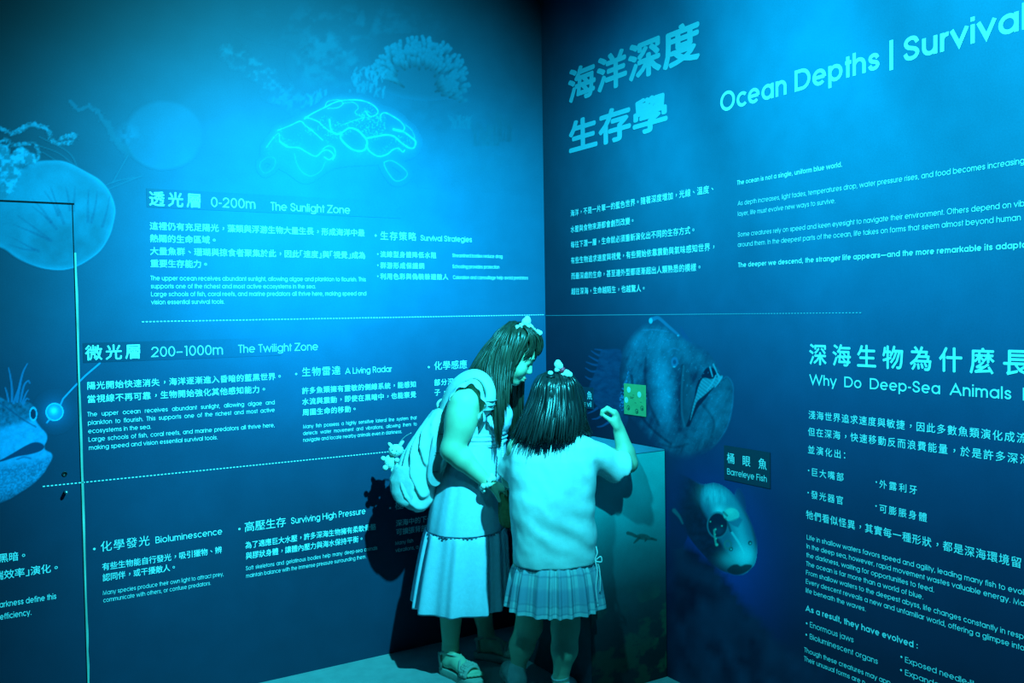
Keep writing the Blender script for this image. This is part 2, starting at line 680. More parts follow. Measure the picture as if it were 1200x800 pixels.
def print_on_wall(side, name, label, px_box, paint, res=.004, off=.0006, group=None, floor_z=.02):
    """a picture printed on the wall: paint(P, C) gets photo measurements P of the wall points, returns colour and cover"""
    on = Lw if side == 'L' else Rw
    x0, y0, x1, y1 = px_box
    K = np.array([on(x, y) for x in (x0, x1) for y in (y0, y1)])
    ax = 0 if side == 'L' else 1
    lo, hi = K[:, ax].min(), K[:, ax].max()
    W, Q = wall_grid(side, min(lo, hi), min(max(lo, hi), -.004), max(K[:, 2].min(), floor_z), K[:, 2].max(), res, off)
    if side == 'R':
        Q = Q[:, ::-1]
    PX, PY = to_px(W)
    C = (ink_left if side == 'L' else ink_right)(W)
    C, a = paint(np.stack([PX, PY], 1), C)
    keep = a[Q].max(1) > .012
    Q = Q[keep]
    used = np.unique(Q)
    mp = np.full(len(W), -1)
    mp[used] = np.arange(len(used))
    c = W[used].mean(0)
    o = mesh(name, W[used], mp[Q], M_PRINT, None, True, ink=np.clip(C[used], .001, 1), origin=c)
    return tag(o, label, 'picture', group)


# ------------------------------------------------------------------ lettering
def arc(cx, cy, rx, ry, a0, a1, n=14):
    k = max(3, int(n * abs(a1 - a0) / 180) + 1)
    t = np.radians(np.linspace(a0, a1, k))
    return np.stack([cx + rx * np.cos(t), cy + ry * np.sin(t)], 1)


def glyph(ch, w, n):
    """round geometric letters: list of centre lines and the advance; x-height .55, capitals .74"""
    h, X, A, Dn = w / 2, .55, .74, -.19
    r = X / 2 - h + .008
    cy = X / 2
    sb = .045 + h
    L = lambda *p: np.array(p, float)
    R_ = A / 2 - h + .008
    cat = np.concatenate
    if ch == ' ':
        return [], .27
    if ch in 'oO':
        q, c = (r, cy) if ch == 'o' else (R_, A / 2)
        return [arc(sb + q, c, q, q, 0, 360, n)], 2 * sb + 2 * q
    if ch in 'cC':
        q, c = (r, cy) if ch == 'c' else (R_, A / 2)
        return [arc(sb + q, c, q, q, 42, 318, n)], sb + 1.84 * q + .05
    if ch == 'e':
        return [L((sb, cy), (sb + 2 * r, cy)), arc(sb + r, cy, r, r, -4, 316, n)], 2 * sb + 2 * r
    if ch in 'adqgbp':
        if ch in 'bp':
            x0, cx = sb, sb + r
            y0, y1 = (0, A) if ch == 'b' else (Dn, X)
        else:
            cx = sb + r
            x0 = cx + r
            y0, y1 = {'a': (0, X), 'd': (0, A), 'q': (Dn, X), 'g': (-.03, X)}[ch]
        P = [arc(cx, cy, r, r, 0, 360, n), L((x0, y0), (x0, y1))]
        if ch == 'g':
            P[1] = cat([L((x0, X)), arc(cx, -.03, r, .16 - h, 0, -155, n)])
        return P, 2 * sb + 2 * r
    if ch in 'nhmru':
        q = .185 if ch != 'm' else .16
        top = X - h
        st = L((sb, 0), (sb, A if ch == 'h' else X))
        arch = lambda x: cat([L((x, top - q - .05)), arc(x + q, top - q, q, q, 180, 0, n), L((x + 2 * q, 0))])
        if ch == 'r':
            return [st, arc(sb + .17, top - .17, .17, .17, 180, 78, n)], sb + .235
        if ch == 'u':
            return [cat([L((sb, X)), arc(sb + q, h + q, q, q, 180, 360, n)]), L((sb + 2 * q, X), (sb + 2 * q, 0))], 2 * sb + 2 * q
        if ch == 'm':
            return [st, arch(sb), arch(sb + 2 * q)], 2 * sb + 4 * q
        return [st, arch(sb)], 2 * sb + 2 * q
    if ch in 'sS':
        k, T = (1.0, X) if ch == 's' else (1.42, A)
        wd = .30 * k
        P = np.array([(.98, .74), (.80, .94), (.5, 1.0), (.18, .93), (.06, .75), (.22, .58), (.5, .5), (.82, .41), (.98, .24), (.82, .06), (.48, 0), (.16, .07), (0, .27)])
        P = spline(P * [wd, T - w] + [.04 + h, h], max(2, n // 5))
        return [P], wd + .08 + w
    if ch == 't':
        x = .10 + h
        return [L((x, 0), (x, .69)), L((x - .1, X - h), (x + .13, X - h))], x + .14
    if ch == 'f':
        x = .08 + h
        return [cat([L((x, 0)), arc(x + .13, A - h - .13, .13, .13, 180, 85, n)]), L((x - .09, X - h), (x + .15, X - h))], x + .16
    if ch in 'il':
        P = [L((sb, 0), (sb, X if ch == 'i' else A))]
        if ch == 'i':
            P.append(L((sb, .64), (sb, .64 + max(w, .075))))
        return P, 2 * sb
    if ch == 'j':
        return [L((sb, -.17), (sb, X)), L((sb, .64), (sb, .64 + max(w, .075)))], 2 * sb
    if ch in '|I':
        return [L((sb, -.14 if ch == '|' else 0), (sb, A + .06 if ch == '|' else A))], 2 * sb
    if ch in 'kK':
        T = X if ch == 'k' else A
        return [L((sb, 0), (sb, A)), L((sb, T * .36), (sb + T * .66, T)), L((sb + T * .22, T * .56), (sb + T * .74, 0))], sb + T * .78
    if ch in 'vVwWyxXYA':
        T = X if ch in 'vwyx' else A
        m = h
        a = T * .43
        q0 = h * 1.15
        if ch in 'vV':
            return [L((m, T), (m + a, q0), (m + 2 * a, T))], 2 * a + w
        if ch in 'wW':
            a *= .82
            return [L((m, T), (m + a, q0), (m + 2 * a, T - q0), (m + 3 * a, q0), (m + 4 * a, T))], 4 * a + w
        if ch == 'y':
            return [L((m, T), (m + a, 0)), L((m + 2 * a, T), (m + a * 2 - a * (T - Dn) / T, Dn))], 2 * a + w
        if ch == 'Y':
            return [L((m, T), (m + a * .9, .3)), L((m + 1.8 * a, T), (m + a * .9, .3), (m + .9 * a, 0))], 1.8 * a + w
        if ch in 'xX':
            return [L((m, 0), (m + 1.75 * a, T)), L((m, T), (m + 1.75 * a, 0))], 1.75 * a + w
        a *= 1.08
        return [L((m, 0), (m + a, T - q0), (m + 2 * a, 0)), L((m + .36 * a, T * .3), (m + 1.64 * a, T * .3))], 2 * a + w
    if ch in 'zZ':
        T = X if ch == 'z' else A
        q = T * .72
        return [L((.03, T - h), (q, T - h), (.05, h), (q + .02, h))], q + .05
    if ch in 'EFLT':
        wd = {'E': .40, 'F': .38, 'L': .36, 'T': .42}[ch]
        if ch == 'T':
            return [L((.02, A - h), (.02 + wd, A - h)), L((.02 + wd / 2, 0), (.02 + wd / 2, A))], wd + .04
        P = [L((sb, 0), (sb, A))]
        if ch in 'EF':
            P += [L((sb, A - h), (sb + wd, A - h)), L((sb, A * .53), (sb + wd * .93, A * .53))]
        if ch in 'EL':
            P.append(L((sb, h), (sb + wd, h)))
        return P, sb + wd + .05
    if ch in 'BPRD':
        q = A / 4 - h / 2
        if ch == 'D':
            return [L((sb, 0), (sb, A)), cat([L((sb, A - h)), arc(sb + .25, A / 2, A / 2 - h, A / 2 - h, 90, -90, n), L((sb, h))])], sb + .25 + A / 2 + .04
        up = cat([L((sb, A - h)), arc(sb + .22, A - h - q, q, q, 90, -90, n), L((sb, A - h - 2 * q))])
        P = [L((sb, 0), (sb, A)), up]
        if ch == 'B':
            P.append(cat([L((sb, h + 2 * q)), arc(sb + .26, h + q, q, q, 90, -90, n), L((sb, h))]))
        if ch == 'R':
            P.append(L((sb + .22, A - h - 2 * q), (sb + .42, 0)))
        return P, sb + .24 + q + h + .05
    if ch == 'G':
        return [cat([arc(sb + R_, A / 2, R_, R_, 42, 360, n), L((sb + R_, A / 2))])], 2 * sb + 2 * R_
    if ch == 'H':
        return [L((sb, 0), (sb, A)), L((sb + .5, 0), (sb + .5, A)), L((sb, A * .53), (sb + .5, A * .53))], 2 * sb + .5
    if ch == 'M':
        return [L((sb, 0), (sb + .06, A - h), (sb + .34, h), (sb + .62, A - h), (sb + .68, 0))], 2 * sb + .68
    if ch == 'N':
        return [L((sb, 0), (sb, A - h), (sb + .5, h), (sb + .5, A))], 2 * sb + .5
    if ch == '0':
        return [arc(sb + .2, A / 2, .2, A / 2 - h, 0, 360, n)], 2 * sb + .4
    if ch == '1':
        return [L((.1, A - h - .02), (.24, A - h), (.24, 0))], .24 + sb + .05
    if ch == '2':
        q = .2
        return [cat([arc(sb + q, A - h - q, q, q, 175, -30, n), L((sb, h), (sb + .42, h))])], 2 * sb + .42
    if ch in '-–—':
        wd = {'-': .2, '–': .42, '—': .8}[ch]
        return [L((.05, .29), (.05 + wd, .29))], wd + .1
    d = max(w, .085)
    if ch == '.':
        return [L((.07 + d / 2, 0), (.07 + d / 2, d))], .14 + d
    if ch == ',':
        return [L((.07 + d / 2, d), (.03 + d / 2, -.1))], .14 + d
    if ch == ':':
        return [L((.07 + d / 2, .05), (.07 + d / 2, .05 + d)), L((.07 + d / 2, .4), (.07 + d / 2, .4 + d))], .14 + d
    if ch == '•':
        return [arc(.12, .3, .05, .05, 0, 360, n), L((.07, .3), (.17, .3))], .34
    if ch in '(':
        return [arc(.3, .3, .22, .5, 130, 230, n)], .2
    return [], .3


def ribbon(P, w, closed):
    P = np.asarray(P, float)
    keep = np.r_[True, np.linalg.norm(np.diff(P, axis=0), axis=1) > 1e-6]
    P = P[keep]
    if closed:
        T = np.roll(P[:-1], -1, 0) - np.roll(P[:-1], 1, 0)
        T = np.vstack([T, T[:1]])
        N = np.stack([-T[:, 1], T[:, 0]], 1)
        N /= np.linalg.norm(N, axis=1, keepdims=True)
    else:
        d = np.diff(P, axis=0)
        d /= np.linalg.norm(d, axis=1, keepdims=True)
        n = np.stack([-d[:, 1], d[:, 0]], 1)
        N = np.vstack([n[:1], n[:-1] + n[1:], n[-1:]])
        l2 = (N[1:-1] ** 2).sum(1, keepdims=True)
        N[1:-1] = N[1:-1] * 2 / np.maximum(l2, .55)
    V = np.concatenate([P + N * w / 2, P - N * w / 2])
    m = len(P)
    return V, [(i, m + i, m + i + 1, i + 1) for i in range(m - 1)]


CJK = {}


def cjk(ch):
    """outline of one character, one em high, filled"""
    if ch not in CJK:
        cu = bpy.data.curves.new('glyph', 'FONT')
        cu.body = ch
        cu.size = 1
        cu.resolution_u = 2
        o = bpy.data.objects.new('glyph', cu)
        COL.objects.link(o)
        dg = bpy.context.evaluated_depsgraph_get()
        ev = o.evaluated_get(dg)
        me = ev.to_mesh()
        V = np.array([tuple(v.co)[:2] for v in me.vertices]).reshape(-1, 2)
        Fs = [tuple(p.vertices) for p in me.polygons]
        ev.to_mesh_clear()
        bpy.data.objects.remove(o)
        bpy.data.curves.remove(cu)
        CJK[ch] = (V, Fs)
    return CJK[ch]


class Writing:
    """all lines of one block of wall lettering, gathered into one mesh"""
    def __init__(self, side, lift=.0016):
        self.side, self.lift, self.parts, self.key = side, lift, {}, 'line'
        self.on = Lw if side == 'L' else Rw

    def place(self, V, Fs, o, sx, sy, z=0.0):
        d = self.lift + z
        u, h = V[:, 0] * sx, V[:, 1] * sy
        if self.side == 'L':
            W = np.stack([o[0] + u, 0 * u - d, o[2] + h], 1)
        else:
            W = np.stack([0 * u - d, o[1] - u, o[2] + h], 1)
        self.parts.setdefault(self.key, MB()).add(W, Fs)

    def span(self, x0, y0, x1):
        a = self.on(x0, y0)
        y = y0
        for _ in range(12):
            b = self.on(x1, y)
            y = to_px(np.array([b[0], b[1], a[2]]))[1]
        b = self.on(x1, y)
        return a, abs((b - a)[0 if self.side == 'L' else 1])

    def hgt(self, x0, y0, px):
        return self.on(x0, y0 - px)[2] - self.on(x0, y0)[2]

    def zh(self, text, x0, y0, x1, gpx, bold=.010, wide=False):
        """Chinese line: ink runs from x0 to x1, its foot at y0, ink height gpx at x0"""
        self.key = ('heading' if bold == 0 or gpx > 15 else 'chinese_line', len(self.parts))
        a, Wd = self.span(x0, y0, x1)
        em = self.hgt(x0, y0, gpx) / .91
        half = '「」'
        ws = [.5 if c in half else (.55 if c == ' ' else 1.0) for c in text]
        last = .66 if text[-1] in '。，、' else .3 if text[-1] == '：' else (.92 if text[-1] not in half else .4)
        units = sum(ws[:-1])
        adv = (Wd - last * em) / units if units else em
        sx = adv * .98 if wide else min(em, adv * 1.02)
        shifts = [(0, 0)] if bold <= 0 else [(bold, 0), (-bold, 0), (0, bold), (0, -bold), (bold * .7, bold * .7), (-bold * .7, -bold * .7), (bold * .7, -bold * .7), (-bold * .7, bold * .7)]
        if 0 < bold < .025:
            shifts = shifts[:4]
        x = 0.0
        for c, w in zip(text, ws):
            if c != ' ':
                V, Fs = cjk(c)
                if c in '，。、':
                    V = V + [.30, .27]
                if c in half:
                    V = V - [V[:, 0].min() - .08, 0]
                for i, s in enumerate(shifts):
                    self.place(V + [-.04 + s[0], .075 + s[1]], Fs, a + ([x, 0, 0] if self.side == 'L' else [0, -x, 0]), sx, em, i * 3e-5)
            x += w * adv
        return self

    def en(self, text, x0, y0, x1, cap, w=.085, justify=None):
        """line in round Latin letters: from x0 to x1, baseline y0, capital height cap at x0"""
        self.key = ('english_heading' if cap > 6.9 else 'english_line', len(self.parts))
        a, Wd = self.span(x0, y0, x1)
        sy = self.hgt(x0, y0, cap) / .74
        n = 10 if cap < 13 else (16 if cap < 22 else 40)
        G = [glyph(c, w, n) for c in text]
        nat = sum(g[1] for g in G) - .09
        sx = Wd / nat
        gap = 0.0
        if justify:
            sx = justify
            gap = (Wd - nat * sx) / max(1, text.count(' '))
        x = -.045 * sx
        for c, (strokes, adv) in zip(text, G):
            for i, P in enumerate(strokes):
                V, Fs = ribbon(P, w, len(P) > 4 and np.allclose(P[0], P[-1]))
                self.place(V, Fs, a + ([x, 0, 0] if self.side == 'L' else [0, -x, 0]), sx, sy, i * 3e-5)
            x += adv * sx + (gap if c == ' ' else 0)
        return self

    def pitch(self, text, x0, y0, x1, w=.085):
        return self.span(x0, y0, x1)[1] / (sum(glyph(c, w, 6)[1] for c in text) - .09)

    def dot(self, x, y, r=1.3):
        self.key = ('bullet', len(self.parts))
        a = self.on(x, y)
        s = self.hgt(x, y, r)
        V = np.vstack([[0, 0], arc(0, 0, 1, 1, 0, 330, 12)])
        n = len(V) - 1
        self.place(V, [(0, 1 + i, 1 + (i + 1) % n) for i in range(n)], a, s, s)
        return self

    def dashes(self, x0, y0, x1, dash, gap, thick):
        self.key = 'dashes'
        a, Wd = self.span(x0, y0, x1)
        t, d, g = thick, dash, gap
        x = 0.0
        while x + d < Wd:
            self.place(np.array([(x, -t / 2), (x + d, -t / 2), (x + d, t / 2), (x, t / 2)]), [(0, 1, 2, 3)], a, 1, 1)
            x += d + g
        return self

    def strip(self, x0, y0, x1, hpx, lift=None):
        a, Wd = self.span(x0, y0, x1)
        h = self.hgt(x0, y0, hpx)
        self.place(np.array([(0, 0), (Wd, 0), (Wd, h), (0, h)]), [(0, 1, 2, 3)], a, 1, 1, lift or 0)
        return self

    def build(self, name, label=None, cat='lettering', group=None, mat=None, parent=None):
        if parent is None and len(self.parts) > 1:
            allv = np.concatenate([np.concatenate(m.v) for m in self.parts.values()])
            lo, hi = allv.min(0), allv.max(0)
            parent = thing(name, label, cat, ((lo[0] + hi[0]) / 2, (lo[1] + hi[1]) / 2, lo[2]), group)
        if parent is not None:
            for key, m in self.parts.items():
                mesh(key if isinstance(key, str) else key[0], np.concatenate(m.v), m.f, mat or M_TEXT, parent, False)
            return parent
        m = list(self.parts.values())[0]
        V = np.concatenate(m.v)
        return tag(mesh(name, V, m.f, mat or M_TEXT, None, False, origin=V.mean(0)), label, cat, group)


# ------------------------------------------------------------------ the room
def room():
    mb = MB()
    mb.box((-5.2, -6.5, -.1), (.06, .06, 0))
    tag(mb.build('floor', M_FLOOR, None, False), kind='structure')
    mb = MB()
    mb.box((-5.2, -6.5, 3.6), (.06, .06, 3.7))
    tag(mb.build('ceiling', M_CEIL, None, False), kind='structure')
    # left wall with a flush door let into it
    dx1, dx0, dz = -2.172, -3.10, 2.026
    W1, Q1 = wall_grid('L', dx1, 0.0, 0, 3.6, .03, 0)
    W2, Q2 = wall_grid('L', dx0, dx1, dz, 3.6, .03, 0)
    W3, Q3 = wall_grid('L', -5.2, dx0, 0, 3.6, .05, 0)
    V, Q, n = [], [], 0
    for W, q in ((W1, Q1), (W2, Q2), (W3, Q3)):
        V.append(W)
        Q.append(q + n)
        n += len(W)
    V, Q = np.concatenate(V), np.concatenate(Q)
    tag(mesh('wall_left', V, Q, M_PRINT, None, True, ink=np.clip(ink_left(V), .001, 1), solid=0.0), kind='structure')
    Wd, Qd = wall_grid('L', dx0 + .004, dx1 - .005, .004, dz - .004, .03, 0)
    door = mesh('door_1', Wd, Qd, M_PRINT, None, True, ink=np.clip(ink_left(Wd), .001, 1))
    tag(door, kind='structure')
    # lock of the door: a round hole and a short steel pin
    k = Lw(75.7, 555)
    mb = MB()
    ring = lambda r, d: [k + [r * math.cos(t), -d, r * math.sin(t)] for t in np.linspace(0, 2 * math.pi, 20, endpoint=False)]
    mb.loft([ring(.0095, .0), ring(.0095, .004), ring(.0065, .004), ring(.006, .0012)], True, (False, True))
    mb.build('keyhole', M_BLACK, door)
    k = Lw(76.8, 575.5)
    mb = MB()
    mb.tube([k, k + [0, -.03, 0], k + [0, -.034, 0]], [.0065, .0065, .005], 12)
    mb.build('latch_pin', M_STEEL, door)
    # raw edge of the panel and dark head gap
    mb = MB()
    n = 60
    zs = np.linspace(0, dz - .19, n)
    ww = .0036 + .0016 * np.abs(vnoise(np.stack([zs * 9, zs * 0], 1), 4))
    L_ = [[dx1 - .004, -.0016, z] for z in zs]
    R_ = [[dx1 - .004 + w * 1.7, -.0016, z] for z, w in zip(zs, ww)]
    mb.loft([L_, R_], False)
    mb.loft([[[dx1 - .004, .01, z] for z in zs], L_], False)
    tag(mb.build('trim_1', M_EDGE, None, False), kind='structure')
    mb = MB()
    mb.box((dx0, -.0014, dz - .006), (dx1 + .001, .01, dz + .001))
    mb.box((dx1 - .0075, -.0012, .0), (dx1 - .004, .01, dz))
    tag(mb.build('trim_2', M_DARK, None, False), kind='structure')
    W, Q = wall_grid('R', -6.5, 0.0, 0, 3.6, .03, 0)
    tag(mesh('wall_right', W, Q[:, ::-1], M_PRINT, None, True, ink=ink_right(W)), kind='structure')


room()


# ------------------------------------------------------------------ pictures on the left wall
def q_in(P, poly, soft=1.5):
    return sstep(soft, -soft, pd(P, poly))


def paint_jelly(P, C):
    dome = spline([(-14, 240), (2, 222), (10, 212), (22, 200), (40, 190), (60, 188), (78, 190), (102, 202), (118, 212), (129, 226), (135, 245), (132, 265), (127, 279), (118, 293), (106, 303), (90, 312), (74, 316), (55, 315), (37, 310), (20, 302), (6, 292), (-14, 280)], 6, True)
    d = pd(P, dome)
    a = sstep(1.2, -1.2, d)
    n = fbm(P / 16, 4, 31)
    g = .15 + .05 * gauss(P, (45, 232), 40, 22) + .02 * n + .04 * sstep(-7, -1, d) - .03 * gauss(P, (72, 285), 30, 18)
    b = g * 1.75
    col = np.stack([.01 + 0 * g, g, b], 1)
    C = C * (1 - a[:, None]) + col * a[:, None]
    rays = [[(38, 233), (50, 246), (60, 260)], [(38, 242), (52, 253), (66, 268)], [(52, 224), (62, 238), (68, 252)], [(59, 218), (66, 238), (75, 262)], [(77, 219), (80, 232), (82, 246)], [(88, 219), (87, 232), (86, 247)],
            [(104, 222), (103, 240), (103, 260)], [(114, 224), (112, 240), (107, 260)], [(129, 228), (125, 248), (120, 265)], [(20, 252), (42, 268), (60, 282)], [(16, 263), (38, 272), (57, 281)], [(14, 278), (32, 288), (45, 294)], [(10, 286), (28, 292), (40, 293)]]
    for r_ in rays:
        m = sstep(1.1, -.6, ld(P, spline(r_, 5), .2, 1.5)) * .6
        C = over(C, m * (.75 + .25 * fbm(P / 2.2, 2, 5)), (.01, .07, .16))
    # frilly arms heaped at the upper left
    frill = spline([(-8, 205), (-6, 172), (4, 168), (10, 172), (12, 180), (18, 176), (30, 174), (38, 182), (44, 188), (30, 196), (22, 205), (16, 220), (6, 232), (-8, 236)], 6, True)
    f = sstep(2, -1.5, pd(P, frill) + 2.2 * fbm(P / 5, 3, 8))
    t = .13 + .15 * sstep(-.5, .8, fbm(P / 4.5, 4, 17))
    C = C * (1 - f[:, None]) + np.stack([.02 + 0 * t, t * 1.15, t * 1.95], 1) * f[:, None]
    C = over(C, .7 * gauss(P, (28, 195), 5, 3), (.01, .05, .1))
    A = np.maximum(a, f)
    for line, w in (([(-8, 148), (4, 152), (14, 156), (24, 152), (32, 147), (38, 145), (46, 148), (54, 150), (59, 156), (59, 162), (66, 167), (78, 168), (86, 164), (89, 158), (78, 160), (70, 163)], 2.4),
                    ([(-4, 168), (6, 164), (16, 170), (28, 168), (38, 167), (44, 173), (46, 182), (44, 188)], 1.8)):
        m = sstep(1.3, -1.0, ld(P, spline(line, 5), w, w * .8) + 1.6 * fbm(P / 3.2, 3, 41))
        t = np.clip(.15 + .08 * fbm(P / 2.5, 2, 6), .06, .4)
        C = C * (1 - m[:, None]) + np.stack([.02 + 0 * t, t, t * 1.7], 1) * m[:, None]
        A = np.maximum(A, m)
    for line in ([(44, 170), (70, 180), (94, 200)], [(46, 160), (80, 178), (92, 198)], [(50, 178), (72, 192), (90, 204)], [(125, 216), (140, 211), (158, 208)], [(132, 214), (142, 196), (150, 182)], [(126, 222), (150, 212), (166, 206)]):
        m = sstep(.8, -.2, ld(P, spline(line, 5), .15)) * .42
        C = over(C, m, (.02, .16, .26))
        A = np.maximum(A, m)
    edge = np.abs(d + .7)
    C = over(C, .4 * sstep(1.0, .2, edge) * sstep(60, 110, P[:, 0] + .3 * P[:, 1] - 40), (.02, .34, .6))
    return C, A


def paint_faint_jelly(P, C):
    r = np.hypot((P[:, 0] - 192) / 46, (P[:, 1] - 158) / 40)
    m = sstep(1.05, .9, r) * sstep(-.35, .5, (192 + 46 - P[:, 0]) / 60) * .55
    C2 = C * (1 + .30 * m[:, None]) + np.array([0, .012, .022]) * m[:, None]
    A = sstep(.0, .2, m)
    rim = sstep(.06, .0, np.abs(r - .97)) * sstep(-10, 25, P[:, 1] - 158) * sstep(235, 200, P[:, 0])
    C2 = over(C2, .3 * rim, (.02, .16, .28))
    line = spline([(83, 120), (88, 126), (96, 128), (104, 124), (112, 128), (118, 136), (124, 144), (130, 156), (136, 164), (144, 172), (150, 179)], 5)
    t = sstep(1.4, -1.2, ld(P, line, 2.2, 4.2) + 2.6 * fbm(P / 3.4, 3, 44))
    C2 = over(C2, .7 * t, (.012, .10, .18))
    blob = gauss(P, (152, 158), 9, 7)
    C2 = over(C2, .5 * blob * sstep(-.6, .4, fbm(P / 5, 3, 2)), (.015, .17, .32))
    return C2, np.maximum(A, np.maximum(t, sstep(.05, .3, blob)))


CORAL_EDGES = [
    (1.5, 1.0, [(357, 139), (366, 133), (380, 126), (395, 119), (410, 117), (425, 118), (437, 123), (443, 130), (440, 135), (433, 136), (428, 130)]),
    (1.0, .8, [(381, 125), (384, 119), (396, 117), (402, 121), (396, 126), (384, 127)]),
    (.9, .8, [(402, 121), (414, 120), (420, 126), (416, 132), (426, 138), (424, 141)]),
    (1.2, .9, [(325, 153), (340, 147), (352, 142), (358, 147), (368, 155), (378, 164)]),
    (1.0, .7, [(312, 173), (320, 162), (327, 156), (328, 165), (337, 171)]),
    (1.3, .95, [(328, 166), (337, 172), (350, 173), (359, 178), (370, 183), (378, 177), (385, 176), (391, 182), (386, 187), (380, 184)]),
    (1.2, .8, [(378, 175), (384, 171), (391, 173), (393, 181), (390, 187)]),
    (1.9, 1.1, [(386, 140), (388, 152), (394, 157), (401, 155), (409, 150), (418, 152), (425, 158), (430, 165), (429, 173), (423, 177), (413, 175), (404, 168), (399, 161), (401, 155)]),
    (2.0, 1.1, [(429, 162), (440, 160), (452, 158), (462, 160), (470, 167), (479, 173), (485, 173), (487, 166), (482, 161), (472, 154), (461, 151)]),
    (1.6, 1.0, [(429, 170), (433, 177), (443, 183), (453, 181), (461, 175), (467, 174), (472, 178), (474, 176)]),
    (1.6, 1.0, [(446, 141), (446, 135), (451, 132), (460, 136), (469, 142), (474, 149), (471, 154), (461, 152)]),
    (1.0, .6, [(475, 146), (482, 152), (486, 160), (485, 163)]),
    (1.0, .6, [(399, 147), (410, 143), (418, 140), (426, 138)]),
    (1.1, .6, [(450, 190), (458, 188), (468, 193), (477, 202), (474, 209), (464, 212), (456, 204), (451, 195), (450, 190)]),
    (.9, .45, [(345, 180), (348, 192), (355, 202), (365, 206), (376, 200), (381, 190)]),
    (.8, .35, [(305, 190), (314, 184), (322, 186), (321, 196), (311, 203), (305, 197), (305, 190)]),
    (1.3, .9, [(358, 137), (372, 142), (380, 149), (388, 155)]),
]


def paint_ruffled(P, C):
    hull = spline([(308, 180), (326, 150), (356, 138), (392, 116), (426, 115), (445, 128), (470, 140), (490, 160), (488, 178), (470, 186), (440, 190), (392, 194), (360, 212), (338, 200)], 6, True)
    m = sstep(4, -10, pd(P, hull))
    dots = sstep(.1, .75, vnoise(P / 1.25, 3)) * sstep(-.3, .4, fbm(P / 14, 3, 12))
    C2 = over(C, m * (.05 + .26 * dots * sstep(195, 150, P[:, 1])), (.03, .50, .72))
    A = m.copy()
    for w, op, L in CORAL_EDGES:
        ln = spline(L, 6)
        d = ld(P, ln, 0)
        glow = np.exp(-np.maximum(d, 0) / 3.0)
        core = sstep(w * .75, w * .15, d)
        C2 = over(C2, .13 * glow * op, (.03, .40, .58))
        C2 = over(C2, .55 * core * op * (.75 + .3 * vnoise(P / 3, 8)), (.04, .52, .72))
        A = np.maximum(A, np.maximum(core, sstep(.06, .3, glow * op)))
    return C2, A


def paint_fingers(P, C):
    """bushy coral with stubby fingers fanning out from its middle"""
    rng = np.random.default_rng(5)
    A = np.zeros(len(P))
    shade = q_in(P, spline([(434, 62), (470, 44), (520, 56), (548, 92), (550, 102), (520, 112), (480, 112), (446, 98)], 6, True), 5)
    C = over(C, shade * .45, (.008, .05, .09))
    A = np.maximum(A, shade)
    tips = []
    for k in range(300):
        t, rr = rng.uniform(-.03, 1.03), rng.uniform(.30, 1.0) ** .6
        ang = math.radians(198 + t * 176)
        tips.append((rr, ang, t))
    for rr, ang, t in sorted(tips, key=lambda q: -q[0]):
        if rr < .62 and rng.uniform() < .45:
            continue
        tip = np.array([491 + 59 * rr * math.cos(ang), 99 + 57 * rr * math.sin(ang)])
        dr_ = unit(np.array([491, 118]) - tip)
        root = tip + dr_ * rng.uniform(7, 12) + rng.normal(0, 1.2, 2)
        near = (np.abs(P[:, 0] - tip[0]) < 16) & (np.abs(P[:, 1] - tip[1]) < 18)
        if not near.any():
            continue
        Q = P[near]
        d = ld(Q, [root, (root + tip) / 2 + rng.normal(0, .8, 2), tip], 1.1, 1.9)
        m = sstep(.9, -.5, d)
        up_ = np.clip(1 - np.linalg.norm(Q - tip, axis=1) / 11, 0, 1)
        br = (.035 + .085 * up_ * (.45 + .55 * rr) * sstep(1.7, .6, t))
        C[near] = C[near] * (1 - .85 * m[:, None]) + .85 * m[:, None] * np.stack([.01 + 0 * br, br, br * 1.7], 1)
        A[near] = np.maximum(A[near], m)
    for k in range(46):                               # paler bunch on the left flank
        x = rng.uniform(412, 450)
        y = rng.uniform(78, 106)
        L = [(x, y + 9), (x + rng.uniform(-3, 3), y + 4), (x + rng.uniform(-4, 4), y)]
        near = (np.abs(P[:, 0] - x) < 12) & (np.abs(P[:, 1] - y) < 16)
        if near.any():
            m = sstep(.8, -.4, ld(P[near], L, .7, 1.2)) * .55
            C[near] = over(C[near], m, (.01, .13, .22))
            A[near] = np.maximum(A[near], m)
    return C, A


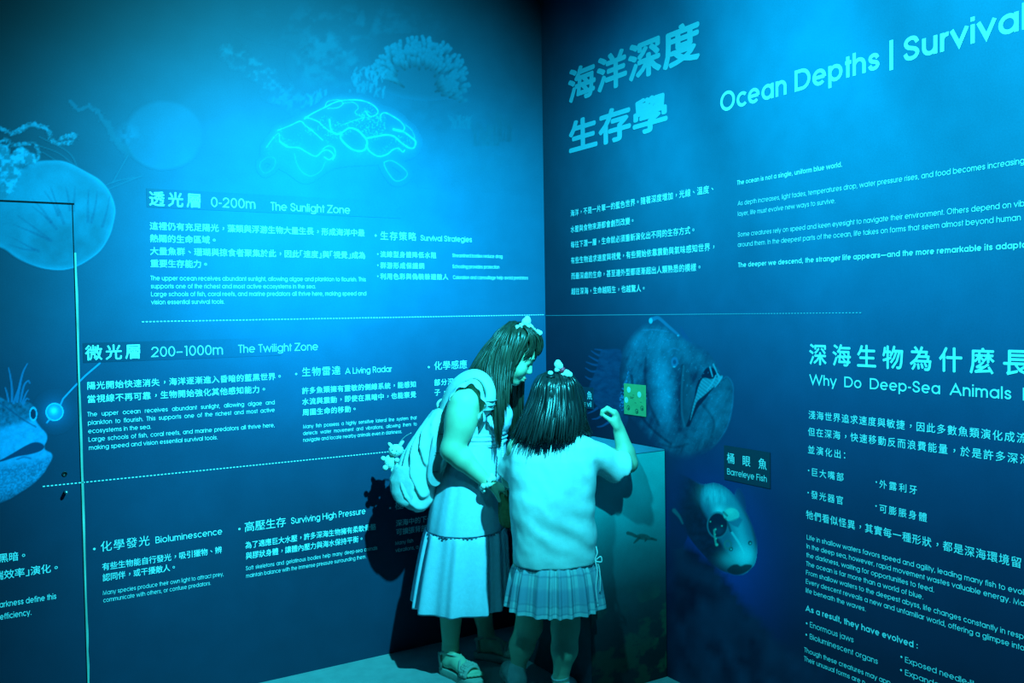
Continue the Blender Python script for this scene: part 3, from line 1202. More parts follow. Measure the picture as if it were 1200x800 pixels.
def paint_reef_haze(P, C):
    """pale far reef behind the ruffled coral"""
    n = fbm(P / 9, 5, 14)
    dk = np.maximum(gauss(P, (515, 128), 42, 26), .8 * gauss(P, (575, 150), 30, 34)) * (.75 + .35 * n)
    C = over(C, .42 * dk, (.008, .05, .09))
    ball = sstep(1.0, .55, np.hypot((P[:, 0] - 385) / 52, (P[:, 1] - 72) / 42))
    top = gauss(P, (400, 30), 60, 14)
    C2 = over(C, .42 * ball * sstep(-.6, .9, n), (.01, .12, .20))
    C2 = over(C2, .34 * top * sstep(-.2, .9, n), (.01, .10, .17))
    A = np.maximum(np.maximum(sstep(.0, .2, ball), sstep(.1, .3, top)), sstep(.03, .2, dk))
    crest = spline([(262, 58), (280, 66), (292, 72), (300, 82), (312, 92), (322, 104), (338, 114), (352, 120)], 5)
    d = ld(P, crest, 4, 11) + 9 * n
    m = sstep(4, -7, d)
    C2 = over(C2, .30 * m * sstep(-.5, .5, fbm(P / 5, 4, 77)), (.012, .19, .30))
    A = np.maximum(A, m)
    rng = np.random.default_rng(3)
    for x0, y0, k, sp, hh, br in ((373, 128, 11, 20, 22, .16), (570, 170, 26, 30, 26, .08), (588, 165, 18, 22, 32, .07), (540, 150, 16, 22, 14, .10)):
        for j in range(k):
            x = x0 + rng.uniform(-.5, .5) * sp
            L = [(x, y0), (x + rng.uniform(-3, 4), y0 - hh * .5), (x + rng.uniform(-8, 8), y0 - hh * rng.uniform(.7, 1.1))]
            near = (np.abs(P[:, 0] - x) < 16) & (P[:, 1] < y0 + 8) & (P[:, 1] > y0 - hh * 1.3)
            if near.any():
                m = sstep(.8, -.4, ld(P[near], L, .9, .6)) * .5
                C2[near] = over(C2[near], m, (.01, br, br * 1.75))
                A[near] = np.maximum(A[near], m)
    s = gauss(P, (560, 190), 40, 26) * sstep(-.2, .8, n)
    C2 = over(C2, .35 * s, (.01, .12, .22))
    A = np.maximum(A, sstep(.08, .3, s))
    return C2, A


def paint_lure_fish(P, C):
    body = spline([(-12, 458), (0, 465), (10, 470), (21, 471), (32, 471), (40, 476), (43, 483), (42, 492), (47, 500), (54, 508), (55, 515), (52, 522), (53, 527), (60, 531), (61, 537), (56, 546), (52, 553), (45, 561), (36, 569), (25, 576), (12, 584), (0, 589), (-12, 592)], 5, True)
    a = q_in(P, body, 1.0)
    n = fbm(P / 4, 4, 61)
    sp = sstep(.15, .7, vnoise(P / 1.7, 9))
    up = sstep(505, 488, P[:, 1] + .25 * P[:, 0])
    g = .12 + .05 * n + .10 * sp * sstep(480, 500, P[:, 1]) * up
    lips = sstep(-.2, .5, (P[:, 1] - 497 + .28 * P[:, 0] - 2) / 14)
    g = g * (1 - lips) + lips * (.36 + .05 * n)
    belly = sstep(546, 556, P[:, 1] + .16 * P[:, 0] + 4)
    g = g * (1 - belly) + belly * (.26 + .12 * (sstep(-.3, .6, vnoise(P / 1.4, 4)) - .5) + .04 * n)
    low = sstep(575, 590, P[:, 1] + .42 * P[:, 0])
    g = g * (1 - .5 * low)
    g = g * .8
    C = C * (1 - a[:, None]) + np.stack([.01 + 0 * g, g, g * 2.1], 1) * a[:, None]
    A = a
    C = over(C, a * sstep(1.2, 0, np.abs(pd(P, spline([(-12, 552), (0, 550), (18, 550), (35, 547), (52, 540), (56, 536), (56, 545), (30, 553), (0, 556), (-12, 556)], 4, True)))) * .5, (.01, .13, .32))
    mouth = spline([(-6, 542), (6, 536), (18, 529), (30, 522), (40, 518), (48, 519), (52, 523), (48, 528), (36, 532), (20, 535), (4, 540)], 5, True)
    C = over(C, q_in(P, mouth, .8), (.006, .04, .11))
    C = over(C, .8 * sstep(1.0, 0, ld(P, spline([(20, 538), (28, 535.5), (36, 537)], 4), .6)), (.01, .12, .3))
    C = over(C, a * .7 * sstep(1.0, .2, ld(P, spline([(0, 472), (14, 482), (28, 492), (42, 500)], 5), .3)), (.004, .05, .13))
    eye = np.hypot((P[:, 0] - 39) / 4.6, (P[:, 1] - 485) / 8.4)
    C = over(C, sstep(1.08, .95, eye), (.02, .42, .75))
    C = over(C, sstep(.78, .66, eye), (.004, .02, .06))
    for L, w in (([(14, 470), (14, 455), (12, 440), (10, 431)], 1.2), ([(20, 470), (23, 452), (27, 436), (32, 426)], 1.5), ([(24, 470), (28, 452), (33, 446), (35, 449)], 1.0), ([(26, 472), (30, 462), (33, 457)], .9),
                 ([(27, 474), (31, 467), (34, 468)], .8), ([(10, 470), (8, 460), (6, 454)], .9), ([(16, 472), (20, 460), (24, 450)], 1.0)):
        m = sstep(.8, -.3, ld(P, spline(L, 5), w, .35))
        C = over(C, m * .85, (.01, .15, .36))
        A = np.maximum(A, m)
    r = np.hypot(P[:, 0] - 64, P[:, 1] - 482.5)
    halo = np.exp(-(r / 15) ** 2)
    C = over(C, .45 * halo, (.01, .20, .5))
    C = over(C, .9 * sstep(11, 9.6, r), (.01, .26, .58))
    C = over(C, .95 * sstep(.9, .2, np.abs(r - 9.9)), (.04, .62, .95))
    C = over(C, .85 * np.exp(-(np.hypot(P[:, 0] - 63, P[:, 1] - 481) / 4.4) ** 2), (.06, .8, 1.0))
    A = np.maximum(A, sstep(.03, .25, halo))
    for L in ([(71, 474), (74, 467), (86, 454), (100, 440), (117, 425.5)], [(59, 490), (55, 495)]):
        m = sstep(.9, -.1, ld(P, L, .45))
        C = over(C, .8 * m, (.02, .38, .75))
        A = np.maximum(A, m)
    return C, A


print_on_wall('L', 'printed_reef', 'hazy pale reef and thin sea fans printed behind the ruffled coral, top of left wall', (255, 4, 624, 205), paint_reef_haze, .006, .0003)
print_on_wall('L', 'printed_finger_coral', 'printed bushy coral of stubby fingers, upper right of the ruffled coral', (404, 36, 560, 122), paint_fingers, .0042, .0005)
print_on_wall('L', 'printed_ruffled_coral', 'printed coral with glowing ruffled edges on the left wall above the sunlight zone text', (292, 104, 500, 222), paint_ruffled, .0034, .0007)
print_on_wall('L', 'printed_faint_jellyfish', 'faint printed jellyfish with trailing arm, right of the big jellyfish', (76, 104, 250, 208), paint_faint_jelly, .0048, .0003)
print_on_wall('L', 'printed_jellyfish', 'large printed blue jellyfish crossed by the corner of the flush door', (-8, 138, 170, 324), paint_jelly, .0036, .0005)
print_on_wall('L', 'printed_lantern_fish', 'printed thick-lipped fish with a glowing ball lure at the left edge', (-8, 418, 122, 598), paint_lure_fish, .003, .0005)


# ------------------------------------------------------------------ pictures on the right wall
def paint_angler(P, C):
    body = spline([(727, 424), (729, 412), (735, 400), (744, 388), (754, 380), (766, 377), (780, 379), (790, 385), (800, 392), (815, 402), (828, 411), (838, 424), (844, 436), (847, 442), (851, 440), (856, 443), (860, 452), (860, 466), (858, 482), (853, 500), (844, 515), (832, 527), (815, 536), (798, 540), (784, 534), (765, 520), (748, 500), (737, 486), (731, 468), (727, 446)], 5, True)
    d = pd(P, body)
    a = sstep(1.2, -1.2, d) * sstep(548, 522, P[:, 1] - .1 * (P[:, 0] - 800))
    n = fbm(P / 7, 5, 71)
    st = fbm(np.stack([(P[:, 0] + .45 * P[:, 1]) / 4, (P[:, 1] - .5 * P[:, 0]) / 26], 1), 3, 19)
    g = .030 + .010 * n + .010 * st
    g = g + .085 * gauss(P, (777, 456), 8, 30, -.10) + .04 * gauss(P, (764, 398), 30, 13, .2) + .022 * gauss(P, (744, 436), 9, 20) + .034 * gauss(P, (838, 470), 15, 20) + .022 * gauss(P, (812, 420), 22, 10, .65) + .02 * gauss(P, (822, 508), 26, 10, -.4)
    g = g - .022 * gauss(P, (797, 455), 4, 34) - .016 * gauss(P, (752, 472), 9, 20) - .02 * gauss(P, (818, 440), 9, 9) - .012 * gauss(P, (780, 412), 12, 6)
    g = g * (.85 + .30 * sstep(.4, .9, vnoise(P / 1.3, 2)))
    g = np.maximum(g, .012) * 2.3
    fade = sstep(0, -9, d) * .8 + .2
    col = np.stack([.01 + 0 * g, g * 1.15, .030 + g * 1.75], 1)
    a = a * np.maximum(fade, sstep(800, 850, P[:, 0]))
    C = C * (1 - a[:, None]) + col * a[:, None]
    A = a
    tail = spline([(729, 412), (716, 409), (705, 411), (702, 420), (699, 432), (694, 444), (690, 456), (694, 468), (704, 480), (716, 492), (724, 506), (733, 500), (736, 486), (729, 462), (726, 438)], 5, True)
    t = sstep(1.2, -1.2, pd(P, tail)) * (1 - a) * sstep(515, 470, P[:, 1])
    tg = .05 + .012 * fbm(np.stack([P[:, 0] / 7 + P[:, 1] / 6, P[:, 1] / 4 - P[:, 0] / 9], 1), 4, 23)
    C = C * (1 - t[:, None]) + np.stack([.01 + 0 * tg, tg, .03 + tg * 1.9], 1) * t[:, None]
    A = np.maximum(A, t)
    for L in ([(712, 413), (704, 410), (697, 409)], [(706, 418), (699, 415), (693, 411)], [(704, 424), (697, 421), (690, 417)], [(703, 428), (695, 427), (687, 424)], [(700, 435), (693, 435), (686, 431)], [(697, 444), (691, 444), (686, 441)],
              [(700, 478), (694, 482), (689, 484)], [(706, 486), (700, 490), (694, 491)], [(714, 494), (706, 499), (700, 500)]):
        m = sstep(.8, -.3, ld(P, spline(L, 4), 1.3, .3)) * (1 - t)
        C = over(C, .8 * m, (.01, .075, .2))
        A = np.maximum(A, m)
    # gill slit with pale granules
    slit = spline([(737, 430), (736, 440), (732, 452), (729, 464), (729, 478)], 5)
    m = sstep(1.2, -.8, ld(P, slit, .8, 2.8))
    C = over(C, m * sstep(-.1, .5, vnoise(P / 1.1, 6)), (.02, .22, .45))
    # folds
    for L, o_ in (([(740, 440), (744, 468), (752, 488), (768, 506), (786, 520)], .5), ([(757, 420), (756, 440), (760, 470), (772, 498)], .4), ([(729, 488), (744, 504), (764, 522), (782, 534)], .5), ([(800, 428), (799, 450), (798, 480)], .6),
                  ([(772, 520), (790, 524), (806, 520)], .35), ([(820, 470), (836, 492), (834, 512)], .3)):
        C = over(C, a * 1.3 * o_ * sstep(2.4, .1, ld(P, spline(L, 5), .3)), (.004, .012, .04))
    # vertical lip, mouth, teeth
    lip = spline([(801, 428), (806, 432), (810, 448), (811, 470), (808, 490), (806, 499), (801, 500), (799, 488), (799, 460), (799, 440)], 5, True)
    C = over(C, .55 * q_in(P, lip, 3), (.01, .085, .14))
    C = over(C, .5 * sstep(1.6, .2, ld(P, spline([(801, 430), (799, 455), (799, 482), (802, 499)], 5), .3)), (.02, .16, .26))
    mouth = spline([(828, 431), (836, 431), (843, 438), (846, 443), (840, 450), (832, 460), (826, 468), (818, 478), (812, 490), (808, 499), (804, 499), (808, 488), (813, 468), (816, 452), (822, 440)], 5, True)
    C = over(C, q_in(P, mouth, .9), (.004, .016, .05))
    teeth = spline([(824, 443), (834, 444), (845, 440), (846, 444), (840, 450), (832, 457), (824, 464), (817, 470), (813, 480), (809, 492), (812, 476), (816, 462), (819, 452)], 5, True)
    gaps = sstep(.0, .5, np.sin((P[:, 0] * .62 - P[:, 1] * .8) * 1.75) + .4 * vnoise(P / 1.6, 3))
    C = over(C, q_in(P, teeth, .9) * (.62 + .3 * gaps), (.05, .36, .50))
    for L in ([(836, 427), (840, 436), (843, 445)], [(832, 430), (835, 441)], [(846, 441), (842, 448), (838, 453)], [(839, 440), (834, 450), (829, 456)], [(841, 438), (845, 443)]):
        C = over(C, .75 * sstep(.8, 0, ld(P, L, .6, .3)), (.06, .42, .6))
    C = over(C, .35 * a * sstep(1.3, .3, np.abs(d + 1)) * sstep(838, 850, P[:, 0]), (.02, .2, .42))
    # eye
    e = np.hypot((P[:, 0] - 790.5) / 4.2, (P[:, 1] - 424) / 6.2)
    C = over(C, .9 * sstep(1.05, .9, e), (.012, .17, .34))
    C = over(C, .8 * sstep(.6, .3, e), (.006, .05, .13))
    C = over(C, .8 * sstep(.5, .1, np.hypot((P[:, 0] - 790) / 5, (P[:, 1] - 429.5) / 3)), (.04, .5, .7))
    # pale specks along the brow and head
    rng = np.random.default_rng(9)
    for k in range(90):
        c = np.array([rng.uniform(745, 845), rng.uniform(384, 470)])
        near = (np.abs(P[:, 0] - c[0]) < 3) & (np.abs(P[:, 1] - c[1]) < 3)
        if near.any():
            m = a[near] * .5 * sstep(1.0, .3, np.hypot(*(P[near] - c).T))
            C[near] = over(C[near], m, (.03, .26, .44))
    for L in ([(774, 400), (776, 397), (784, 399)], [(752, 387), (768, 386), (780, 388)], [(782, 412), (789, 408), (796, 410)]):
        C = over(C, .4 * a * sstep(.9, .1, ld(P, spline(L, 4), .4)), (.03, .22, .4))
    # fishing rod on its brow
    rod = spline([(796, 393), (790, 388), (782, 381), (774, 374), (770, 372), (766, 373.5), (764, 374)], 5)
    m = sstep(.9, -.3, ld(P, rod, .9, 2.2))
    C = over(C, .85 * m, (.02, .17, .33))
    b_ = sstep(1.15, .8, np.hypot((P[:, 0] - 762.6) / 2.2, (P[:, 1] - 375.7) / 3.4))
    C = over(C, b_, (.04, .46, .66))
    C = over(C, .9 * sstep(1.6, .4, np.hypot(P[:, 0] - 794.5, P[:, 1] - 393)), (.04, .42, .62))
    fin = q_in(P, [(797, 388), (798, 382), (803, 390), (812, 402), (800, 396)], 1.0) * (1 - a)
    C = over(C, .7 * fin, (.01, .075, .2))
    return C, np.maximum(np.maximum(A, m), np.maximum(b_, fin))


def paint_barreleye(P, C):
    body = spline([(776, 552), (800, 556), (822, 568), (838, 567), (851, 573), (863, 585), (875, 602), (882, 618), (886, 632), (886, 646), (884, 658), (880, 664), (872, 671), (863, 673), (853, 671), (843, 667), (831, 657), (818, 643), (808, 630), (800, 618), (788, 606), (776, 600)], 6, True)
    d = pd(P, body)
    a = sstep(1.3, -1.3, d) * sstep(774, 806, P[:, 0] + .3 * (P[:, 1] - 600))
    n = fbm(P / 5, 4, 91)
    g = .026 + .006 * n
    col = np.stack([.008 + 0 * g, g, g * 2.5], 1)
    C = C * (1 - a[:, None]) + col * a[:, None]
    A = a
    tf = spline([(783, 598), (796, 603), (803, 615), (806, 627), (800, 640), (794, 643), (783, 641), (776, 630)], 5, True)
    t = q_in(P, tf, 1) * sstep(780, 788, P[:, 0])
    C = over(C, .9 * t, (.008, .028, .085))
    C = over(C, .8 * sstep(1.6, -.6, ld(P, spline([(790, 598), (796, 605), (800, 613)], 4), 1.8, .4)), (.02, .16, .20))
    rf = q_in(P, spline([(862, 584), (864, 574), (868, 574), (873, 584), (874, 597), (869, 594)], 5, True), 1) * (1 - a)
    C = over(C, .85 * rf, (.008, .05, .14))
    glass = q_in(P, spline([(824, 572), (838, 567), (852, 574), (864, 587), (874, 603), (882, 622), (884, 640), (880, 655), (868, 660), (858, 652), (848, 640), (832, 612), (821, 590)], 6, True), 3)
    C = over(C, .6 * glass, (.02, .27, .42))
    fore = gauss(P, (838, 581), 10, 8, .4)
    C = over(C, .85 * np.clip(fore * 1.25, 0, 1) * (.8 + .25 * fbm(np.stack([P[:, 0] / 2, P[:, 1] / 9], 1), 3, 7)), (.10, .80, .90))
    C = over(C, .9 * gauss(P, (843, 598), 5, 5), (.12, .92, 1.0))
    C = over(C, .6 * gauss(P, (868, 628), 6, 26, -.25), (.06, .72, .82))
    C = over(C, .95 * gauss(P, (871, 652), 10, 9), (.08, .85, .92))
    C = over(C, .5 * gauss(P, (856, 655), 9, 6), (.06, .62, .70))
    C = over(C, a * .65 * sstep(1.4, .2, ld(P, spline([(858, 624), (866, 636), (872, 648)], 4), .5)), (.10, .85, .92))
    # big tubular eye
    e = np.hypot((P[:, 0] - 841) / 12, (P[:, 1] - 615) / 15)
    C = over(C, .8 * sstep(1.12, 1.0, e), (.02, .22, .30))
    C = over(C, sstep(.98, .86, e), (.006, .024, .06))
    C = over(C, .6 * gauss(P, (843, 622), 5, 4) * sstep(1, .7, e), (.01, .09, .16))
    for c, r in (((838.5, 620), 1.2), ((846, 616), .9), ((832.5, 611), .8), ((838, 626), .9), ((839, 631), 1.1), ((840, 638), 2.0)):
        C = over(C, .95 * sstep(r + .6, r * .3, np.hypot(*(P - c).T)), (.10, .70, .52))
    C = over(C, .7 * sstep(1.2, .1, ld(P, spline([(837, 621), (837.5, 628), (839, 637)], 4), .5)), (.06, .5, .42))
    # second eye dome
    e2 = np.hypot((P[:, 0] - 857) / 9.5, (P[:, 1] - 603) / 8)
    C = over(C, .85 * sstep(1.08, .9, e2), (.10, .68, .62))
    C = over(C, .7 * gauss(P, (855, 599), 4, 3), (.15, .85, .75))
    cone = q_in(P, [(853, 611), (867, 606), (870, 609), (865, 618), (860, 616)], 1.2)
    C = over(C, .7 * cone, (.02, .16, .28))
    for L in ([(850, 608), (854, 616), (856, 622)], [(852, 604), (848, 600)]):
        C = over(C, .6 * sstep(1.2, .1, ld(P, L, .6)), (.004, .03, .06))
    # nostrils and mouth
    for c in ((856.5, 643), (879, 636)):
        C = over(C, .9 * sstep(3.4, 1.8, np.hypot((P[:, 0] - c[0]) * 1.1, P[:, 1] - c[1])), (.006, .05, .07))
        C = over(C, .95 * sstep(1.3, .5, np.hypot(P[:, 0] - c[0] - .3, P[:, 1] - c[1] - .4)), (.1, .72, .72))
    C = over(C, .8 * sstep(1.6, .4, np.abs(np.hypot((P[:, 0] - 853) / 4, (P[:, 1] - 638) / 4.6) - 1) * 4), (.03, .24, .24))
    mouth = spline([(852, 668), (858, 662), (864, 661), (868, 663), (874, 661), (881, 662), (879, 667), (870, 672), (860, 673)], 5, True)
    C = over(C, .92 * q_in(P, mouth, 1.2), (.006, .03, .05))
    return C, np.maximum(np.maximum(A, t), rf)


print_on_wall('R', 'printed_anglerfish', 'large printed anglerfish with toothy open mouth, above the plinth', (684, 368, 866, 548), paint_angler, .0034, .0003)
print_on_wall('R', 'printed_barreleye_fish', 'printed fish with glowing clear head under the barreleye fish caption', (784, 550, 892, 678), paint_barreleye, .003, .0006)


# ------------------------------------------------------------------ caption strips and lettering
def caption_band(side, x0, yt, yb, x1, label, keep=.55):
    on = Lw if side == 'L' else Rw
    a, b = on(x0, yb), on(x0, yt)
    e = on(x1, yb)
    W, Q = wall_grid(side, a[0], e[0], a[2], b[2], .008, .0011)
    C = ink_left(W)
    f = np.clip((W[:, 0] - a[0]) / (e[0] - a[0]), 0, 1)[:, None]
    C = C * (keep + (1 - keep) * f ** .8)
    o = mesh('caption_strip', W, Q, M_PRINT, None, True, ink=C, origin=W.mean(0))
    tag(o, label, 'caption strip')


caption_band('L', 172, 220.6, 242.8, 470, 'faded dark strip behind the heading 0-200m The Sunlight Zone', .8)
caption_band('L', 97.6, 401.8, 425.1, 330, 'faded dark strip behind the heading 200-1000m The Twilight Zone', .62)

w = Writing('L', .0022)
w.zh('透光層', 175, 240.6, 236, 16.6, .017).en('0-200m', 247.3, 242.3, 299, 11.5, .075).en('The Sunlight Zone', 317.3, 246.2, 410, 9.4, .078)
w.build('heading_lettering', 'heading 透光層 0-200m The Sunlight Zone, topmost lettering of the left wall')
w = Writing('L')
w.zh('這裡仍有充足陽光，藻類與浮游生物大量生長，形成海洋中最', 175.6, 268.9, 427, 9.0)
w.zh('熱鬧的生命區域。', 175.8, 283.6, 253, 9.0)
w.zh('大量魚群、珊瑚與掠食者聚集於此，因此「速度」與「視覺」成為', 176, 298.5, 428, 9.0)
w.zh('重要生存能力。', 176.4, 313, 243, 9.0)
w.en('The upper ocean receives abundant sunlight, allowing algae and plankton to flourish. This', 176.5, 328.4, 428.5, 5.4)
w.en('supports one of the richest and most active ecosystems in the sea.', 176.8, 337.8, 370, 5.4)
w.en('Large schools of fish, coral reefs, and marine predators all thrive here, making speed and', 177, 347.1, 429, 5.4)
w.en('vision essential survival tools.', 177.2, 356.5, 263, 5.4)
w.build('paragraph_lettering', 'Chinese and English paragraph about abundant sunlight, under The Sunlight Zone heading')
w = Writing('L')
w.dot(440, 276, 1.2).zh('生存策略', 445.6, 280.9, 487.5, 10, 0).en('Survival Strategies', 492.7, 281.9, 552.8, 6.6)
for y in (297.6, 310.6, 323.6):
    w.dot(442.6, y, .8)
w.zh('流線型身體降低水阻', 445.6, 301.2, 511, 7, .01).zh('群游形成保護網', 445.7, 314.3, 497, 7, .01).zh('利用色彩與偽裝躲避敵人', 445.7, 327.2, 525, 7, .01)
w.en('Streamlined bodies reduce drag', 530, 301.2, 588.7, 4.3).en('Schooling provides protection', 530.2, 314.1, 585, 4.3).en('Coloration and camouflage help avoid predators', 530.7, 326.9, 618.6, 4.3)
w.build('list_lettering', 'bulleted list headed 生存策略 Survival Strategies near the room corner')
w = Writing('L')
w.dashes(166.3, 376.9, 638.5, .0082, .0056, .0042)
w.build('dashed_line', 'pale dashed line on the left wall under the sunlight zone text', 'line')
w = Writing('R')
w.dashes(640.3, 369.6, 1010, .0075, .0063, .003)
w.build('dashed_line', 'faint dashed line on the right wall running above the anglerfish', 'line', None, M_TEXT_BLUE)
w = Writing('L', .0022)
w.zh('微光層', 100.6, 422, 165.4, 17.2, .017).en('200–1000m', 177.5, 418.2, 261, 11.9, .075).en('The Twilight Zone', 279.4, 413.4, 372.5, 9.4, .078)
w.build('heading_lettering', 'heading 微光層 200–1000m The Twilight Zone on the left wall')
w = Writing('L')
w.zh('陽光開始快速消失，海洋逐漸進入昏暗的藍黑世界。', 102, 456.4, 329.4, 9.0).zh('當視線不再可靠，生物開始強化其他感知能力。', 102.3, 472, 311, 9.0)
j = w.pitch('making speed and vision essential survival tools.', 104.2, 527.1, 255)
w.en('The upper ocean receives abundant sunlight, allowing algae and', 102.5, 488, 321.8, 5.4, justify=j)
w.en('plankton to flourish. This supports one of the richest and most active', 103, 497.8, 321.8, 5.4, justify=j)
w.en('ecosystems in the sea.', 103.4, 507.6, 177, 5.4)
w.en('Large schools of fish, coral reefs, and marine predators all thrive here,', 103.8, 517.4, 321.8, 5.4, justify=j)
w.en('making speed and vision essential survival tools.', 104.2, 527.1, 255, 5.4)
w.build('paragraph_lettering', 'Chinese and English paragraph under The Twilight Zone heading, right of the door edge')
w = Writing('L')
w.dot(347, 438, 1.2).zh('生物雷達', 353.8, 441, 398.8, 10.4, 0).en('A Living Radar', 404.7, 438.2, 459, 7.2)
w.zh('許多魚類擁有靈敏的側線系統，能感知', 354, 461.6, 487.4, 7.6).zh('水流與震動，即使在黑暗中，也能察覺', 354.2, 474.4, 487.4, 7.6).zh('周圍生命的移動。', 354.6, 486.9, 417, 7.6)
j = w.pitch('navigate and locate nearby animals even in darkness.', 355.2, 517.6, 471)
w.en('Many fish possess a highly sensitive lateral line system that', 355, 501.9, 488, 4.5, justify=j)
w.en('detects water movement and vibrations, allowing them to', 355.1, 509.8, 488.2, 4.5, justify=j)
w.en('navigate and locate nearby animals even in darkness.', 355.2, 517.6, 471, 4.5)
w.build('paragraph_lettering', 'text block headed 生物雷達 A Living Radar, left of the backpack')
w = Writing('L')
w.dot(502.3, 430, 1.2).zh('化學感應', 508.8, 433.4, 547.2, 10, 0).zh('部分深海', 508.8, 451.8, 539, 7.5).zh('子，', 509, 463.4, 522, 7.5)
w.build('paragraph_lettering', 'text block headed 化學感應 half hidden behind the woman\'s shoulder')
w = Writing('L')
w.dashes(50, 569.75, 600, .0082, .0056, .0042)
w.build('dashed_line', 'lower dashed line of the left wall, running from the door to the backpack', 'line')
w = Writing('L')
w.dot(110.5, 642.9, 1.4).zh('化學發光', 118, 646.4, 175.3, 12, 0).en('Bioluminescence', 182.2, 636.4, 260.3, 7.8, .09)
w.zh('有些生物能自行發光，吸引獵物、辨', 119.8, 668.3, 260.5, 8.6).zh('認同伴，或干擾敵人。', 120.4, 681, 206, 8.6)
w.en('Many species produce their own light to attract prey,', 120.5, 697, 262, 5.2).en('communicate with others, or confuse predators.', 121, 705.6, 247, 5.2)
w.build('paragraph_lettering', 'text block headed 化學發光 Bioluminescence at the foot of the left wall')
w = Writing('L')
w.dot(280.5, 619.5, 1.3).zh('高壓生存', 286.5, 623.2, 335, 11.6, 0).en('Surviving High Pressure', 341, 613.8, 428.2, 7.6, .09)
w.zh('為了適應巨大水壓，許多深海生物擁有柔軟骨骼', 287.5, 642.8, 441, 8).zh('與膠狀身體，讓體內壓力與海水保持平衡。', 288, 655.2, 425.5, 8)
j = w.pitch('maintain balance with the immense pressure surrounding them.', 288.5, 676.8, 429)
w.en('Soft skeletons and gelatinous bodies help many deep-sea animals', 288, 668.1, 442, 4.9, justify=j)
w.en('maintain balance with the immense pressure surrounding them.', 288.5, 676.8, 429, 4.9)
w.build('paragraph_lettering', 'text block headed 高壓生存 Surviving High Pressure beside the woman\'s shadow')
w = Writing('L')
w.dot(457, 595, 1.2).zh('極端', 463, 597.2, 486, 10.5, 0).zh('深海中的下一', 464, 616.6, 507, 7.4).zh('可擴張背部', 464.2, 627, 500, 7.4)
w.en('Many fish', 463, 638.4, 484, 4.6).en('vibrations, a', 463.4, 646.8, 490, 4.6).en('e in oc', 592.5, 623.2, 604.5, 4.6)
w.build('paragraph_lettering', 'dim text block 極端 lying in the woman\'s shadow on the wall')
w = Writing('L')
w.zh('黑暗。', -1.5, 659.3, 30.8, 10.4).zh('端效率」演化。', -8, 680.2, 68.5, 10.4)
w.en('arkness define this', -.5, 711.8, 66, 7.2, .1).en('efficiency.', 0, 726, 37, 7.2, .1)
w.build('paragraph_lettering', 'cut-off lines of text on the flush door at the lower left edge')

w = Writing('R')
w.zh('海洋深度', 667.2, 121, 808.3, 37.5, .034, True).zh('生存學', 667.8, 179.5, 768.4, 35.5, .034, True)
w.build('title_lettering', 'two-line title 海洋深度 生存學 in heavy blue characters beside the corner', mat=M_TEXT_BLUE)
w = Writing('R')
w.en('Ocean Depths | Survival', 844.6, 131.6, 1203.5, 22.6, .125)
w.build('title_lettering', 'large English title Ocean Depths | Survival, top of the right wall')
w = Writing('R')
for t_, x, y, x1 in (('海洋，不是一片單一的藍色世界。隨著深度增加，光線、溫度、', 669, 253.8, 836.7), ('水壓與食物來源都會劇烈改變。', 669.2, 272.7, 743), ('每往下潛一層，生命就必須重新演化出不同的生存方式。', 669.3, 290.6, 814.3),
                     ('有些生物追求速度與視覺，有些開始依靠震動與氣味感知世界，', 669.5, 309, 838), ('而最深處的生命，甚至連外型都逐漸超出人類熟悉的模樣。', 669.8, 327.3, 821.5), ('越往深海，生命越陌生，也越驚人。', 670, 345.2, 756)):
    w.zh(t_, x, y, x1, 7.6)
w.build('paragraph_lettering', 'six lines of small Chinese text under the heavy blue title')
w = Writing('R')
w.en('The ocean is not a single, uniform blue world.', 864.3, 216.8, 987.3, 5.5, .13)
w.en('As depth increases, light fades, temperatures drop, water pressure rises, and food becomes increasing', 865, 241, 1201, 5.5)
w.en('layer, life must evolve new ways to survive.', 865, 253.2, 979.4, 5.5)
w.en('Some creatures rely on speed and keen eyesight to navigate their environment. Others depend on vib', 865, 277.6, 1201, 5.5)
w.en('around them. In the deepest parts of the ocean, life takes on forms that seem almost beyond human', 865, 289.4, 1196.6, 5.5)
w.en('The deeper we descend, the stranger life appears—and the more remarkable its adapta', 865.5, 313.2, 1204, 5.7, .13)
w.build('paragraph_lettering', 'six lines of English text under Ocean Depths, starting The ocean is not')
w = Writing('R')
w.zh('深海生物為什麼長', 949.1, 426.8, 1206, 24, .02).en('Why  Do  Deep-Sea  Animals  L', 949.3, 450.4, 1208, 12, .105)
w.build('heading_lettering', 'heading 深海生物為什麼長 Why Do Deep-Sea Animals on the right wall')
w = Writing('R')
w.zh('淺海世界追求速度與敏捷，因此多數魚類演化成流', 948, 490.3, 1204, 9.6).zh('但在深海，快速移動反而浪費能量，於是許多深海', 947.5, 510, 1208, 9.6).zh('並演化出：', 947.2, 531, 991, 9.6)
w.dot(948, 551, 1).zh('巨大嘴部', 951, 557.2, 989, 9.4).dot(1027.3, 564.6, 1).zh('外露利牙', 1031, 571.3, 1075, 9.6)
w.dot(947.5, 577, 1).zh('發光器官', 951, 583.6, 988.5, 9.4).dot(1027, 592.6, 1).zh('可膨脹身體', 1031, 600, 1086.5, 9.8)
w.zh('牠們看似怪異，其實每一種形狀，都是深海環境留', 945.2, 607.2, 1197.5, 9.8)
w.build('paragraph_lettering', 'Chinese text and bullet list under Why Do Deep-Sea Animals')
w = Writing('R')
